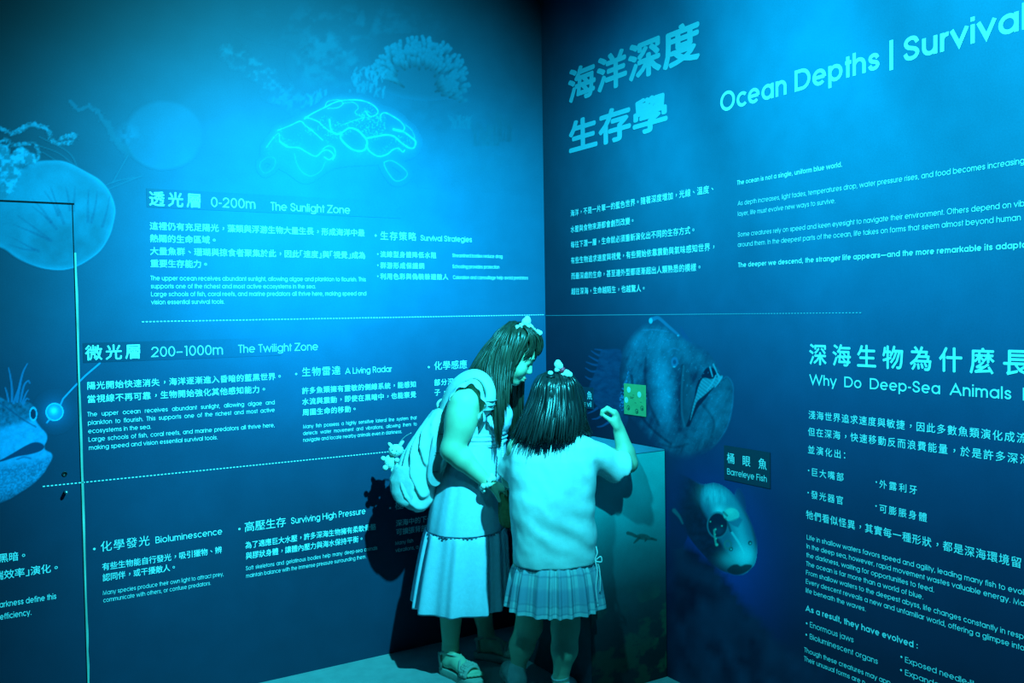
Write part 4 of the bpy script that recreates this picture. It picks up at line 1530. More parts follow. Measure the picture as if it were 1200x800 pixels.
for t_, y, x1 in (('Life in shallow waters favors speed and agility, leading many fish to evol', 631.7, 1200), ('In the deep sea, however, rapid movement wastes valuable energy. Mo', 642, 1201), ('the darkness, waiting for opportunities to feed.', 652.3, 1095), ('The ocean is far more than a world of blue.', 662.6, 1082.3),
                  ('From shallow waters to the deepest abyss, life changes constantly in resp', 672.9, 1200), ('Every descent reveals a new and unfamiliar world, offering a glimpse into', 683.3, 1201), ('life beneath the waves.', 693.7, 1015)):
    w.en(t_, 945.8 - (y - 631) * .02, y, x1, 5.6, .095)
w.build('paragraph_lettering', 'seven lines of English text starting Life in shallow waters')
w = Writing('R')
w.en('As a result, they have evolved :', 944.5, 715.4, 1076, 7, .13)
w.dot(945.7, 730, 1.2).en('Enormous jaws', 949.5, 734.4, 1000.6, 6.4).dot(945.3, 743.3, 1.2).en('Bioluminescent organs', 949.3, 748.3, 1029, 6.4)
w.dot(1056.7, 769.3, 1.3).en('Exposed needle-lik', 1061, 775.7, 1145, 6.8).dot(1056.3, 784.8, 1.3).en('Expanda', 1061, 790.6, 1101, 6.8)
w.en('Though these creatures may app', 943, 763.4, 1043.8, 5.6, .095).en('Their unusual forms are n', 942.8, 773.7, 1014, 5.6, .095)
w.build('list_lettering', 'English bullet list headed As a result, they have evolved')


def name_plate(x0, yb, yt, x1, zh, en, label):
    a, b, e = Rw(x0, yb), Rw(x0, yt), Rw(x1, yb + (x1 - x0) * .2)
    y = yb
    for _ in range(12):
        e = Rw(x1, y)
        y = to_px(np.array([0, e[1], a[2]]))[1]
    e = Rw(x1, y)
    root = thing('caption_plate', label, 'label', (0, (a[1] + e[1]) / 2, a[2]))
    mb = MB()
    mb.box((-.0035, e[1], a[2]), (-.0004, a[1], b[2]), 0, .001)
    mb.build('plate', M_BAND, root, False)
    w = Writing('R', .004)
    w.zh(*zh).en(*en)
    w.build('lettering', parent=root)


name_plate(849.2, 561.5, 521.3, 903.4, ('桶 眼 魚', 853, 541.8, 899.2, 11.8, .01), ('Barreleye Fish', 853, 555.4, 899.4, 7.2, .09), 'dark caption plate reading 桶眼魚 Barreleye Fish above the clear-headed fish')
name_plate(651, 473.5, 449.5, 696, ('黑 魔 鬼 魚', 655, 463.2, 694.6, 9, .005), ('Black Seadevil', 655, 471.5, 693.8, 6, .085), 'dark caption plate of the anglerfish, half hidden behind the girl\'s head')


# ------------------------------------------------------------------ plinth and what lies on it
def plinth():
    yf, yb, x0, x1, zt = -0.915, -0.405, -0.402, -0.004, 0.985
    root = thing('display_plinth', 'box plinth in the corner with a printed underwater scene and turtle', 'plinth', ((x0 + x1) / 2, (yf + yb) / 2, 0))
    mb = MB()
    mb.box((x0, yf + .002, .0), (x1, yb, zt - .006), 0, .002)
    mb.build('body', mat_noise('plinth_blue', (.02, .10, .14), .15, 12, .5, .3), root, False)
    mb = MB()
    mb.box((x0 - .001, yf - .001, zt - .006), (x1, yb, zt), 0, .0015)
    mb.build('top', mat_noise('plinth_top', (.10, .30, .42), .08, 10, .35, .4), root, False)
    # printed front: green water above, dim rocks with moss below
    nx, nz = 130, 320
    X, Z = np.meshgrid(np.linspace(x0, x1, nx), np.linspace(.002, zt - .007, nz))
    X, Z = X.ravel(), Z.ravel()
    W = np.stack([X, 0 * X + yf, Z], 1)
    PX, PY = to_px(W)
    P = np.stack([PX, PY], 1)
    n = fbm(np.stack([X * 9, Z * 9], 1), 5, 51)
    g = np.interp(Z, [0, .12, .28, .42, .58, .75, 1.0], [.022, .03, .05, .085, .21, .44, .58]) * (1 + .10 * n)
    b = g * np.interp(Z, [0, .3, .6, 1], [1.3, 1.25, 1.1, 1.0])
    beam = sstep(.18, .0, np.abs(X + .20 - .16 * (Z - .7))) * sstep(.3, .8, Z)
    g, b = g * (1 - .14 * beam), b * (1 - .12 * beam)
    rock = sstep(.05, .7, fbm(np.stack([X * 15, Z * 19], 1), 5, 77)) * sstep(.46, .26, Z) * (.5 + .5 * sstep(-.2, .5, fbm(np.stack([X * 5, Z * 5], 1), 2, 3)))
    g, b = g + .07 * rock, b + .02 * rock
    C = np.stack([.02 + 0 * g, g, b], 1)
    shell = spline([(745, 628), (750, 625.5), (757, 626), (762, 629), (766, 632), (756, 632.5), (748, 631)], 5, True)
    C = over(C, .85 * q_in(P, shell, .8), (.02, .075, .075))
    C = over(C, .6 * q_in(P, shell, .8) * sstep(.1, .6, vnoise(P / 1.5, 3)), (.03, .15, .14))
    for L, a, c in (([(745, 628), (740, 625.5), (736, 624.5)], 1.6, 2.0), ([(764, 631), (769, 632.5)], 1.4, 1.0), ([(749, 630), (745, 634), (743, 636)], 1.6, .6), ([(757, 632), (756, 634)], 1.2, .6)):
        C = over(C, .85 * sstep(.8, -.4, ld(P, L, a, c)), (.02, .065, .065))
    i = np.arange(nx * nz).reshape(nz, nx)
    Q = np.stack([i[:-1, :-1].ravel(), i[:-1, 1:].ravel(), i[1:, 1:].ravel(), i[1:, :-1].ravel()], 1)
    mesh('printed_front', W, Q, M_PRINT, root, True, ink=np.clip(C, .003, 1))
    # a closed booklet and a rubber stamp at the back of the top
    bk = thing('booklet', 'small pale booklet with blue cover strip on the plinth top, behind the girl\'s arm', 'booklet', (-.222, -.66, zt))
    mb = MB()
    mb.box((-.262, -.715, zt), (-.185, -.60, zt + .008), 0, .0015)
    mb.build('pages', principled('booklet_paper', (.55, .72, .74), .6, .2)[0], bk, False)
    mb = MB()
    mb.box((-.264, -.717, zt + .0082), (-.183, -.668, zt + .0098), 0, .0006)
    mb.build('cover_strip', principled('booklet_blue', (.05, .30, .62), .5, .3)[0], bk, False)
    st = thing('rubber_stamp', 'small dark rubber stamp lying beside the booklet on the plinth', 'stamp', (-.235, -.53, zt))
    mb = MB()
    mb.box((-.26, -.55, zt), (-.21, -.51, zt + .014), 0, .004)
    mb.build('base', M_BLACK, st)
    mb = MB()
    mb.ball((-.235, -.53, zt + .026), (.016, .016, .014), 8)
    mb.build('knob', M_BLACK, st)


def notice_card():
    P = [Rw(732.3, 449), Rw(757.3, 451.3), Rw(757.6, 488), Rw(731.6, 485)]
    y0, y1 = (P[0][1] + P[3][1]) / 2, (P[1][1] + P[2][1]) / 2
    z1, z0 = (P[0][2] + P[1][2]) / 2, (P[2][2] + P[3][2]) / 2
    root = thing('notice_card', 'small green card stuck on the printed anglerfish, with pale round dots', 'card', (0, (y0 + y1) / 2, z0))
    mb = MB()
    mb.box((-.0042, y1, z0), (-.0012, y0, z1), 0, .0008)
    mb.build('card', mat_noise('green_card', (.20, .40, .16), .08, 30, .6, .2), root, False)

    def disc(mb, fy, fz, r, ring=False):
        c = np.array([-.0046, y0 + (y1 - y0) * fy, z1 + (z0 - z1) * fz])
        t = np.linspace(0, 2 * math.pi, 20, endpoint=False)
        k = [c + [0, -r * math.cos(a), r * math.sin(a)] for a in t]
        if ring:
            mb.loft([k, [c + [0, -.72 * r * math.cos(a), .72 * r * math.sin(a)] for a in t]])
        else:
            mb.add([c] + k, [(0, 1 + i, 1 + (i + 1) % 20) for i in range(20)])
    for fy, fz in ((.24, .19), (.72, .31), (.12, .53)):
        mb = MB()
        disc(mb, fy, fz, .0135)
        mb.build('dot', principled('pale_green_dot', (.42, .75, .62), .6, .2)[0], root, False)
    mb = MB()
    for fy, fz in ((.21, .78), (.60, .86), (.84, .74)):
        disc(mb, fy, fz, .0115, True)
        disc(mb, fy + .01, fz + .015, .005)
    for fy, fz, l in ((.28, .43, .03), (.30, .47, .022), (.75, .56, .012), (.5, .6, .012), (.42, .36, .01)):
        c = np.array([-.0046, y0 + (y1 - y0) * fy, z1 + (z0 - z1) * fz])
        mb.add([c, c + [0, -l, 0], c + [0, -l, .0022], c + [0, 0, .0022]], [(0, 1, 2, 3)])
    mb.build('print', principled('dark_green_print', (.03, .10, .06), .6, .2)[0], root, False)


plinth()
notice_card()


# ------------------------------------------------------------------ people
def head(S, c, Fd, Ud, s=1.0):
    """skull, jaw, brow, nose, lips, sunk eyes and ears on the soft solid S; returns useful spots"""
    Fd = unit(Fd)
    Sd = unit(np.cross(Ud, Fd))          # to the person's left
    Ud = np.cross(Fd, Sd)
    A = [Fd, Sd, Ud]
    at = lambda f, l, u: c + s * (f * Fd + l * Sd + u * Ud)
    S.ell(at(-.012, 0, .022), np.array([.096, .078, .092]) * s, A, .01)
    S.ell(at(.028, 0, -.045), np.array([.062, .060, .072]) * s, A, .03)
    S.ell(at(.062, 0, -.098), np.array([.022, .026, .018]) * s, A, .02)
    for k in (1, -1):
        S.ell(at(.056, k * .036, -.040), np.array([.028, .026, .030]) * s, A, .02)
        S.ell(at(.090, k * .031, .000), np.array([.012, .019, .013]) * s, A, .012, 's')
        S.ell(at(.071, k * .031, .000), np.array([.0145, .0155, .0125]) * s, A, .004)
        S.ell(at(-.006, k * .079, -.012), np.array([.017, .010, .030]) * s, A, .006)
    S.ell(at(.078, 0, .024), np.array([.014, .052, .012]) * s, A, .02)
    S.cap(at(.086, 0, .002), at(.1015, 0, -.031), .007 * s, .0095 * s, .012)
    for k in (1, -1):
        S.ell(at(.094, k * .010, -.036), np.array([.010, .0085, .007]) * s, A, .006)
    S.ell(at(.090, 0, -.066), np.array([.012, .023, .0065]) * s, A, .006)
    S.ell(at(.088, 0, -.077), np.array([.012, .020, .0070]) * s, A, .006)
    return at, A


def hand(S, wrist, along, palm, thumb_side, curl, s=1.0, spread=.16, thumb_out=.7):
    """palm, four bent fingers of unequal length and a thumb from the side of the palm"""
    D = unit(along)
    N = unit(np.asarray(palm, float) - (np.asarray(palm) @ D) * D)       # the way the palm faces
    T = unit(np.cross(D, N)) * thumb_side                                # towards the thumb
    pc = wrist + D * .045 * s
    S.ell(pc, np.array([.050, .040, .016]) * s, [D, T, N], .012)
    S.cap(wrist - D * .01 * s, wrist + D * .02 * s, .024 * s, .026 * s, .012, squash=(N, 1.35))
    tips = []
    for i, (o, ln) in enumerate(((.029, .070), (.0095, .079), (-.0095, .073), (-.028, .058))):
        d = unit(D + T * spread * (1.1 - .75 * i))
        p = wrist + (D * (.083 - .004 * abs(i - 1.2)) + T * o) * s
        r = (.0088 - .0007 * (i == 3)) * s
        a = 0.0
        for seg, fr, c_ in ((0, .45, curl[0]), (1, .32, curl[1]), (2, .23, curl[2])):
            a += c_ * (1 + .06 * i)
            q = p + (d * math.cos(a) + N * math.sin(a)) * ln * fr * s
            S.cap(p, q, r, r * .93, .004)
            p, r = q, r * .93
        tips.append(p)
    p = wrist + (D * .022 + T * .026 + N * .004) * s
    d1 = unit(D * .75 + T * thumb_out + N * .35)
    q = p + d1 * .036 * s
    S.cap(p, q, .0125 * s, .0105 * s, .010)
    d2 = unit(d1 + N * .45 - T * .25)
    e = q + d2 * .030 * s
    S.cap(q, e, .0100 * s, .0085 * s, .005)
    return tips


def foot(S, heel, toe, z, s=1.0):
    """bare foot from heel to toe on a sole at height z; heel and toe are floor spots"""
    D = unit([toe[0] - heel[0], toe[1] - heel[1], 0])
    T = np.array([-D[1], D[0], 0])
    L = np.linalg.norm(np.asarray(toe)[:2] - np.asarray(heel)[:2])
    g = lambda f, l, u: np.array([heel[0], heel[1], z]) + D * f * L + T * l * s + np.array([0, 0, u * s])
    S.cap(g(.13, 0, .030), g(.42, 0, .034), .030 * s, .029 * s, .02)
    S.cap(g(.42, 0, .032), g(.74, 0, .020), .031 * s, .019 * s, .02)
    S.cap(g(.55, .016, .018), g(.76, .024, .014), .018 * s, .015 * s, .015)
    S.cap(g(.55, -.016, .018), g(.72, -.026, .013), .018 * s, .013 * s, .015)
    for k, (l, ln) in enumerate(((.031, .98), (.014, .97), (0, .945), (-.014, .915), (-.028, .875))):
        r = (.0105 if abs(l) == .031 else .0078) * s
        S.cap(g(.74, l * .9, .013), g(ln - r / L, l, .010), r, r * .92, .005)
    return g


def body_mesh(name, S, mat, root, relax=2):
    V, Q = S.skin(relax)
    return mesh(name, V, Q, mat, root)


def hair_locks(mb, guides, n, rng, width=.011, thin=.45, jit=.006, npts=14, taper=.25, trim=.12, seg=6, out=None):
    """guides: rows of equally many points; locks are drawn between neighbouring guides"""
    G = [spline(np.asarray(g), 4) for g in guides]
    m = min(len(g) for g in G)
    G = np.array([g[np.linspace(0, len(g) - 1, npts).round().astype(int)] for g in G])
    for k in range(n):
        t = rng.uniform(0, len(G) - 1.0001)
        i = int(t)
        f = t - i
        L = G[i] * (1 - f) + G[i + 1] * f
        e = 1 - rng.uniform(0, trim)
        u = np.linspace(0, e * (npts - 1), npts)
        L = np.stack([np.interp(u, np.arange(npts), L[:, j]) for j in range(3)], 1)
        w = np.linspace(0, 1, npts)[:, None]
        L = L + rng.normal(0, jit, 3) * (w ** .7) + rng.normal(0, jit * .45, 3) + .0035 * np.sin(w * rng.uniform(4, 9) + rng.uniform(0, 6)) * rng.normal(0, 1, 3)
        R = width * rng.uniform(.55, 1.1) * np.minimum(1, .45 + 2.2 * w[:, 0]) * (1 - (1 - taper) * np.clip((w[:, 0] - .72) / .28, 0, 1) ** 1.4)
        up = out(L[npts // 2]) if out else None
        mb.tube(L, R, seg, (1.0, thin), up)


def pleated(rows, n, amp, pleats, seed=0, phase=0.0):
    """rings of a gathered skirt: rows of (centre, half width, half depth, pleat share 0..1)"""
    th = np.linspace(0, 2 * math.pi, n, endpoint=False)
    rng = np.random.default_rng(seed)
    ph = rng.uniform(0, 6.28, 4)
    warp = th + .10 * np.sin(th * 3 + ph[0]) + .05 * np.sin(th * 7 + ph[1])
    prof = .6 * np.cos(pleats * warp + phase) + .28 * np.cos(pleats * .53 * warp + ph[2]) + .22 * np.cos(2 * pleats * warp + ph[3])
    out = []
    for c, a, b, k in rows:
        d = amp * k * prof
        u, v = (a + d) * np.cos(th), (b + d) * np.sin(th)
        out.append(np.asarray(c) + u[:, None] * RH + v[:, None] * FH)
    return out


def band(mb, P, side, w, th, mi=0, n=None):
    """flat strap along P; side is the width direction at every point"""
    P = np.asarray(P, float)
    side = np.broadcast_to(np.asarray(side, float), P.shape)
    T = np.gradient(P, axis=0)
    T /= np.linalg.norm(T, axis=1, keepdims=True)
    S_ = side - (side * T).sum(1, keepdims=True) * T
    S_ /= np.linalg.norm(S_, axis=1, keepdims=True)
    N = np.cross(T, S_)
    w = np.broadcast_to(np.asarray(w, float), (len(P),))[:, None]
    prof = [(-.5, -.2), (-.42, .5), (0, .62), (.42, .5), (.5, -.2), (.42, -.5), (-.42, -.5)]
    rings = [[p + s * w_[0] * a + nn * th * b for a, b in prof] for p, s, nn, w_ in zip(P, S_, N, w)]
    mb.loft(rings, True, (True, True))


def sandal(root, g, L, D, T, z, fluffy):
    """platform sandal under and over a foot; g(f, l, u) is the foot's own measure"""
    s = bpy.data.objects.new('sandal', None)
    COL.objects.link(s)
    s.parent = root
    mb = MB()
    out = []
    for f, hw in ((-.05, .012), (-.03, .026), (.05, .035), (.2, .034), (.4, .033), (.6, .040), (.78, .045), (.92, .041), (1.0, .028), (1.03, .01)):
        out.append((f, hw))
    left = [g(f, h, 0) for f, h in out]
    right = [g(f, -h, 0) for f, h in reversed(out)]
    ring = np.array(left + right)
    lo = ring.copy()
    lo[:, 2] = .001
    mid1 = ring.copy()
    mid1[:, 2] = z * .3
    c = ring.mean(0)
    ins = c + (ring - c) * .96
    hi = ins.copy()
    hi[:, 2] = z - .001
    top = ring.copy()
    top[:, 2] = z - .006
    lo = c + (lo - c) * .98
    lo[:, 2] = .001
    mb.loft([lo, mid1, top, hi], True, (True, True))
    mb.build('sole', M_SANDAL, s)
    mb = MB()
    arch_ = lambda f, hw, u, f2=None: [g(f + ((f2 or f) - f) * t, hw * math.cos(math.pi * t), u * math.sin(math.pi * t) + .002) for t in np.linspace(0, 1, 15)]
    band(mb, arch_(.74, .040, .040), D, .052 if fluffy else .045, .010)
    if fluffy:
        rng = np.random.default_rng(2)
        for t in np.linspace(.08, .92, 13):
            for f in (.68, .73, .78):
                p = g(f, .041 * math.cos(math.pi * t), .044 * math.sin(math.pi * t) + .004)
                mb.ball(p + rng.normal(0, .0012, 3), .0085, 5)
    mb.build('toe_strap', M_SANDAL, s)
    mb = MB()
    loop = [g(.13 + .17 * math.cos(a), .041 * math.sin(a), .068 + .018 * math.cos(a)) for a in np.linspace(0, 2 * math.pi, 25)]
    band(mb, loop, [0, 0, 1], .013, .005)
    for k in (1, -1):
        band(mb, [g(.10, .036 * k, .0), g(.09, .041 * k, .035), g(.06, .040 * k, .07)], D, .015, .005)
    band(mb, spline([g(.25, .034, .072), g(.42, .012, .064), g(.56, -.02, .048), g(.64, -.038, .018)], 5), D, .012, .005)
    band(mb, spline([g(.25, -.034, .072), g(.42, -.012, .064), g(.56, .02, .048), g(.64, .038, .018)], 5), D, .012, .005)
    mb.build('ankle_strap', M_SANDAL, s)


def bow(root, name, c, axis, s, mat, extra=None):
    """a puffed bow: two lobes, a knot and short tails along an axis"""
    a = unit(axis)
    u = unit(np.cross(a, FH))
    mb = MB()
    for k in (1, -1):
        mb.ball(c + a * k * .018 * s + u * .002 * s, (.015 * s, .009 * s, .012 * s), 8, 0, [a, FH, u])
        mb.ball(c + a * k * .025 * s + u * .006 * s, (.009 * s, .007 * s, .009 * s), 7, 0, [a, FH, u])
        mb.ball(c + a * k * .012 * s - u * .010 * s, (.008 * s, .006 * s, .009 * s), 7, 0, [a, FH, u])
    mb.ball(c, (.008 * s, .009 * s, .010 * s), 8, 1, [a, FH, u])
    mb.build(name, None, root, mats=[mat, extra or mat])


def woman():
    fr = Frame(Fl(560, 786))
    M = fr.M
    rt = fr.root
    root = thing('person', 'woman in pale tiered dress leaning forward, long dark hair, beside the left wall', 'person', rt)
    loc = lambda x, y, z=0: rt + RH * x + FH * y + np.array([0, 0, z])
    # ---- body
    S = Soft(rt + [-.55, -.55, -.01], rt + [.55, .45, 1.62], .0046)
    Fd = unit(RH * .87 - FH * .10 + np.array([0, 0, -.50]))
    Ud = unit(RH * .50 + np.array([0, 0, .87]))
    hc = M(601.5, 415.5, -.005)
    at, A = head(S, hc, Fd, Ud, 1.0)
    nk = M(572, 451, 0)
    S.cap(hc - unit(Ud) * .05 - unit(Fd) * .03, nk, .052, .06, .03)
    S.ell(M(561, 476, 0), [.095, .095, .115], None, .04)
    for dy in (-.085, .085):
        S.ell(M(561, 474, dy), [.085, .085, .11], None, .05)
        S.ell(M(583, 488, dy * .75), [.055, .055, .06], None, .04)
        S.ell(M(547, 588, dy * .8), [.10, .08, .11], None, .04)
    S.ell(M(553, 530, 0), [.10, .125, .13], None, .05)
    S.cap(M(557, 455, -.14), M(559, 455, .14), .052, None, .04)
    # near arm
    sh, el, wr = M(543.5, 473, -.185), M(530.5, 527, -.205), M(570, 564.5, -.20)
    S.cap(sh, el, .064, .049, .03)
    S.ell(M(541, 492, -.19), [.064, .060, .085], None, .03)
    fm = el + (wr - el) * .28
    S.cap(el, fm, .049, .044, .02)
    S.cap(fm, wr, .045, .027, .02)
    hand(S, wr + unit(wr - el) * .008, RH * .95 + FH * .12 + np.array([0, 0, -.35]), np.array([0, 0, -1.]) + FH * .25, -1, (.75, .85, .6), .95)
    # far arm reaching forward
    s2, e2, w2 = M(563, 470, .17), M(562, 530, .19), M(592, 557, .03)
    S.cap(s2, e2, .058, .047, .03)
    S.cap(e2, w2, .046, .027, .02)
    hand(S, w2, RH * .9 - FH * .35 + np.array([0, 0, .1]), np.array([0, 0, -1.]), 1, (.4, .5, .4), .95)
    # legs and feet
    z = .035
    h1, t1 = Fl(521, 787), Fl(556, 803)
    h2, t2 = Fl(560, 769.5), Fl(605, 777)
    for h, t, kn, ah, hp in ((h1, t1, M(532, 680, -.075), 1, M(545, 600, -.085)), (h2, t2, M(562, 672, .07), 2, M(550, 600, .085))):
        d = unit((t - h) * [1, 1, 0])
        t = h + d * .235
        an = h + d * .045 + np.array([0, 0, .115])
        S.cap(hp, kn, .074, .056, .03)
        cf = kn + (an - kn) * .33 - d * .012
        S.cap(kn, cf, .055, .056, .03)
        S.cap(cf, an, .055, .034, .03)
        S.cap(an, h + d * .04 + np.array([0, 0, .065]), .034, .036, .02)
        g = foot(S, h, t, z)
        sandal(root, g, .235, d, np.array([-d[1], d[0], 0]), z, True)
    body_mesh('body', S, M_SKIN, root)
    # ---- mouth, brow, lashes
    mb = MB()
    mb.ball(at(.0985, 0, -.0655), (.0050, .021, .0048), 8, 0, A)
    mb.ball(at(.0965, 0, -.0765), (.0055, .018, .0055), 8, 0, A)
    mb.build('lips', M_LIP, root)
    mb = MB()
    for k in (1, -1):
        mb.tube([at(.0835, k * .016, -.009), at(.0865, k * .030, -.012), at(.079, k * .045, -.008)], [.0012, .002, .001], 5)
        mb.tube([at(.0935, k * .014, .020), at(.092, k * .032, .025), at(.078, k * .050, .020)], [.0018, .0028, .001], 5)
    mb.build('brows_and_lashes', M_HAIR_W, root)
    # ---- dress: bodice
    B = Soft(rt + [-.4, -.45, .85], rt + [.42, .4, 1.42], .0046)
    rows = []
    for y, a0, a1, b in ((444, 560, 580, .095), (449, 551, 588, .135), (456, 544, 592, .162), (470, 541, 596, .168), (488, 540, 598, .162), (500, 536, 596, .155), (508, 532, 594, .152), (519, 527, 593, .155)):
        c = M((a0 + a1) / 2, y, 0)
        rows.append((c, np.linalg.norm(M(a1, y, 0) - M(a0, y, 0)) / 2, b))
    B.stack(rows, .02, 'u', 2.3)
    for dy in (-.065, .065):
        B.ell(M(585, 488, dy), [.056, .056, .062], None, .03)
    B.put(lambda P: .0035 * np.sin(P[..., 2] * 330) * np.exp(-((P[..., 2] - M(560, 511)[2]) / .03) ** 2) + .003 * fbm(P * 26, 2, 4), rt + [-.4, -.45, .85], rt + [.42, .4, 1.42], 0, 'd')
    body_mesh('dress_bodice', B, M_DRESS, root, 1)
    # ruffled caps around the arm openings
    for sgn in (-1, 1):
        q = [(525, 490, .150), (525, 474, .16), (531, 459, .17), (544, 449, .172), (557, 449.5, .174), (566, 460, .18), (570, 476, .178), (568, 494, .165)]
        path = spline([M(x, y, sgn * d) for x, y, d in q], 14)
        cen = M(545, 478, sgn * .2)
        rng = np.random.default_rng(4)
        rows_ = []
        s_ = np.linspace(0, 1, len(path))
        wav = .6 * np.sin(s_ * 41 + sgn) + .5 * np.sin(s_ * 23 + 1)
        for f in np.linspace(0, 1, 7):
            o = []
            for p, wv in zip(path, wav):
                r = p - cen
                r = unit(r - (r @ FH) * FH)
                o.append(p + r * (.004 + .009 * f * wv) + FH * sgn * (.058 * f - .012 + .005 * f * wv) - r * .010 * f ** 2)
            rows_.append(o)
        mb = MB()
        mb.loft(rows_, False)
        mb.build('sleeve_ruffle', M_DRESS, root, solid=.0022)
    # frill down the front of the bodice
    mb = MB()
    pth = spline([M(571, 487, -.165), M(577, 494, -.163), M(583, 501, -.155), M(588, 505, -.14)], 12)
    wv = np.sin(np.linspace(0, 22, len(pth)))
    mb.loft([[p + np.array([0, 0, .018 - .042 * f + .006 * f * w_]) - FH * (.004 + .012 * f * (1 + .6 * w_)) for p, w_ in zip(pth, wv)] for f in np.linspace(0, 1, 6)], False)
    mb.build('front_frill', M_DRESS, root, solid=.0022)
    # ---- dress: skirt and gathered tier

    def ring(y, a0, a1, b, k):
        return (M((a0 + a1) / 2, y, 0), np.linalg.norm(M(a1, y, 0) - M(a0, y, 0)) / 2, b, k)
    up = [ring(*r) for r in ((514, 528, 592, .156, .3), (520, 525.5, 592, .160, .35), (532, 520, 592, .166, .3), (548, 515, 591, .172, .28), (566, 510, 590, .178, .3), (584, 506, 590, .184, .32), (602, 502, 590, .19, .3), (619, 499.5, 590, .195, .25))]
    mb = MB()
    mb.loft(pleated(up, 160, .011, 9, 3))
    mb.build('skirt', M_DRESS, root, solid=.002, subsurf=1)
    lo = [ring(*r) for r in ((618, 499.5, 590, .194, .5), (622, 498, 592, .199, .9), (634, 495.5, 592.5, .203, 1.0), (652, 492, 593, .208, 1.1), (672, 488.5, 594, .213, 1.25), (692, 485.5, 595, .218, 1.4), (706, 483.5, 596, .221, 1.5))]
    mb = MB()
    mb.loft(pleated(lo, 300, .0135, 11, 8))
    mb.build('gathered_tier', M_DRESS, root, solid=.002, subsurf=1)
    mb = MB()
    rr = pleated([ring(618.5, 499, 590.5, .1965, .3)], 120, .011, 9, 3)[0]
    for i in range(0, 120, 2):
        mb.tube([rr[i], (rr[i] + rr[(i + 1) % 120]) / 2, rr[(i + 1) % 120]], .0022, 5)
    mb.build('seam_stitching', principled('seam_shade', (.14, .18, .28), .8, .1)[0], root)
    # ---- hair
    rng = np.random.default_rng(21)
    H = Soft(hc - .2, hc + .2, .0045)
    H.ell(at(-.016, 0, .030), np.array([.104, .088, .094]), A, .01)
    H.ell(at(-.045, 0, -.035), np.array([.070, .078, .085]), A, .03)
    H.put(lambda P: -((P - at(.030, 0, 0)) @ (-unit(A[0]) * .93 + unit(A[2]) * .37)) + 0, hc - .2, hc + .2, .01, 'i')
    fc = at(.075, 0, -.045)
    H.ell(fc, np.array([.075, .066, .075]), A, .012, 's')
    hv, hq = H.skin(2)
    mb = MB()
    mb.add(hv, [tuple(q) for q in hq])
    outw = lambda p: unit(p - hc)
    near = [[M(611, 379, -.02), M(617, 383, -.05), M(621, 392, -.078), M(617, 402, -.088), M(610, 412, -.092), M(603, 421, -.096)],
            [M(607, 378.5, -.02), M(609, 386, -.065), M(607, 400, -.092), M(600, 418, -.100), M(596, 440, -.105), M(596, 468, -.13)],
            [M(605, 378, -.02), M(604, 388, -.070), M(599, 406, -.098), M(594, 430, -.108), M(591, 460, -.145), M(590, 497, -.17)],
            [M(603, 378, -.02), M(598, 388, -.070), M(593, 408, -.100), M(588, 435, -.118), M(586, 475, -.160), M(586, 526, -.185)],
            [M(602, 378, -.02), M(594, 388, -.068), M(585, 408, -.098), M(580, 435, -.120), M(581, 475, -.160), M(584, 527, -.185)],
            [M(600, 378, -.02), M(589, 389, -.066), M(577, 409, -.092), M(572, 432, -.112), M(577, 465, -.145), M(581, 512, -.178)],
            [M(599, 378.5, -.01), M(585, 390, -.060), M(571, 410, -.082), M(561, 427, -.100), M(556, 437, -.100), M(551, 445, -.08)],
            [M(598, 379, 0), M(582, 392, -.03), M(566, 412, -.045), M(554, 430, -.06), M(545, 444, -.06), M(539, 456, -.05)],
            [M(598, 379, .01), M(582, 392, .03), M(566, 412, .045), M(554, 430, .06), M(545, 446, .06), M(539, 460, .05)]]
    hair_locks(mb, near, 330, rng, .0085, .4, .0045, 18, .2, .12, 6, outw)
    hair_locks(mb, near[2:7], 170, rng, .0075, .4, .006, 18, .15, .25, 6, outw)
    far = [[M(610, 379, .02), M(617, 386, .07), M(616, 402, .092), M(613, 425, .10), M(612, 460, .11), M(613, 500, .12)],
           [M(608, 379, .02), M(611, 390, .075), M(610, 410, .095), M(608, 440, .11), M(605, 475, .13), M(606, 520, .13)],
           [M(604, 379, .02), M(600, 392, .075), M(595, 415, .095), M(590, 445, .12), M(590, 475, .14), M(592, 515, .14)],
           [M(600, 379, .02), M(585, 392, .06), M(570, 412, .075), M(558, 432, .09), M(550, 448, .09), M(546, 460, .08)]]
    hair_locks(mb, far, 170, rng, .0085, .4, .005, 18, .2, .15, 6, outw)
    bangs = [[M(609, 379, -.02), M(618, 382, -.045), M(627, 390, -.058), M(631, 401, -.055), M(630, 412, -.050), M(627, 419, -.045)],
             [M(611, 379, 0), M(621, 382, -.01), M(630, 390, -.015), M(634.5, 402, -.012), M(633, 412, -.010), M(629, 417, -.008)],
             [M(611, 379, .02), M(621, 383, .03), M(630, 391, .04), M(634, 402, .04), M(632, 411, .04), M(628, 416, .04)],
             [M(609, 379, .02), M(617, 385, .06), M(623, 395, .075), M(625, 407, .078), M(622, 418, .08), M(618, 430, .085)]]
    hair_locks(mb, bangs, 130, rng, .0075, .4, .003, 14, .15, .12, 6, outw)
    sweep = [[M(609, 380, -.03), M(616, 384, -.07), M(622, 394, -.085), M(622, 405, -.082), M(618, 414, -.085), M(612, 420, -.09)],
             [M(611, 380, -.02), M(619, 384, -.058), M(626, 394, -.07), M(627, 404, -.066), M(625, 412, -.062), M(621, 419, -.06)]]
    hair_locks(mb, sweep, 70, rng, .0075, .4, .003, 14, .15, .1, 6, outw)
    mb.build('hair', M_HAIR_W, root)
    bow(root, 'hair_bow', M(611.5, 382, -.055), RH * .7 + np.array([0, 0, .55]), 1.5, M_PLUSH)
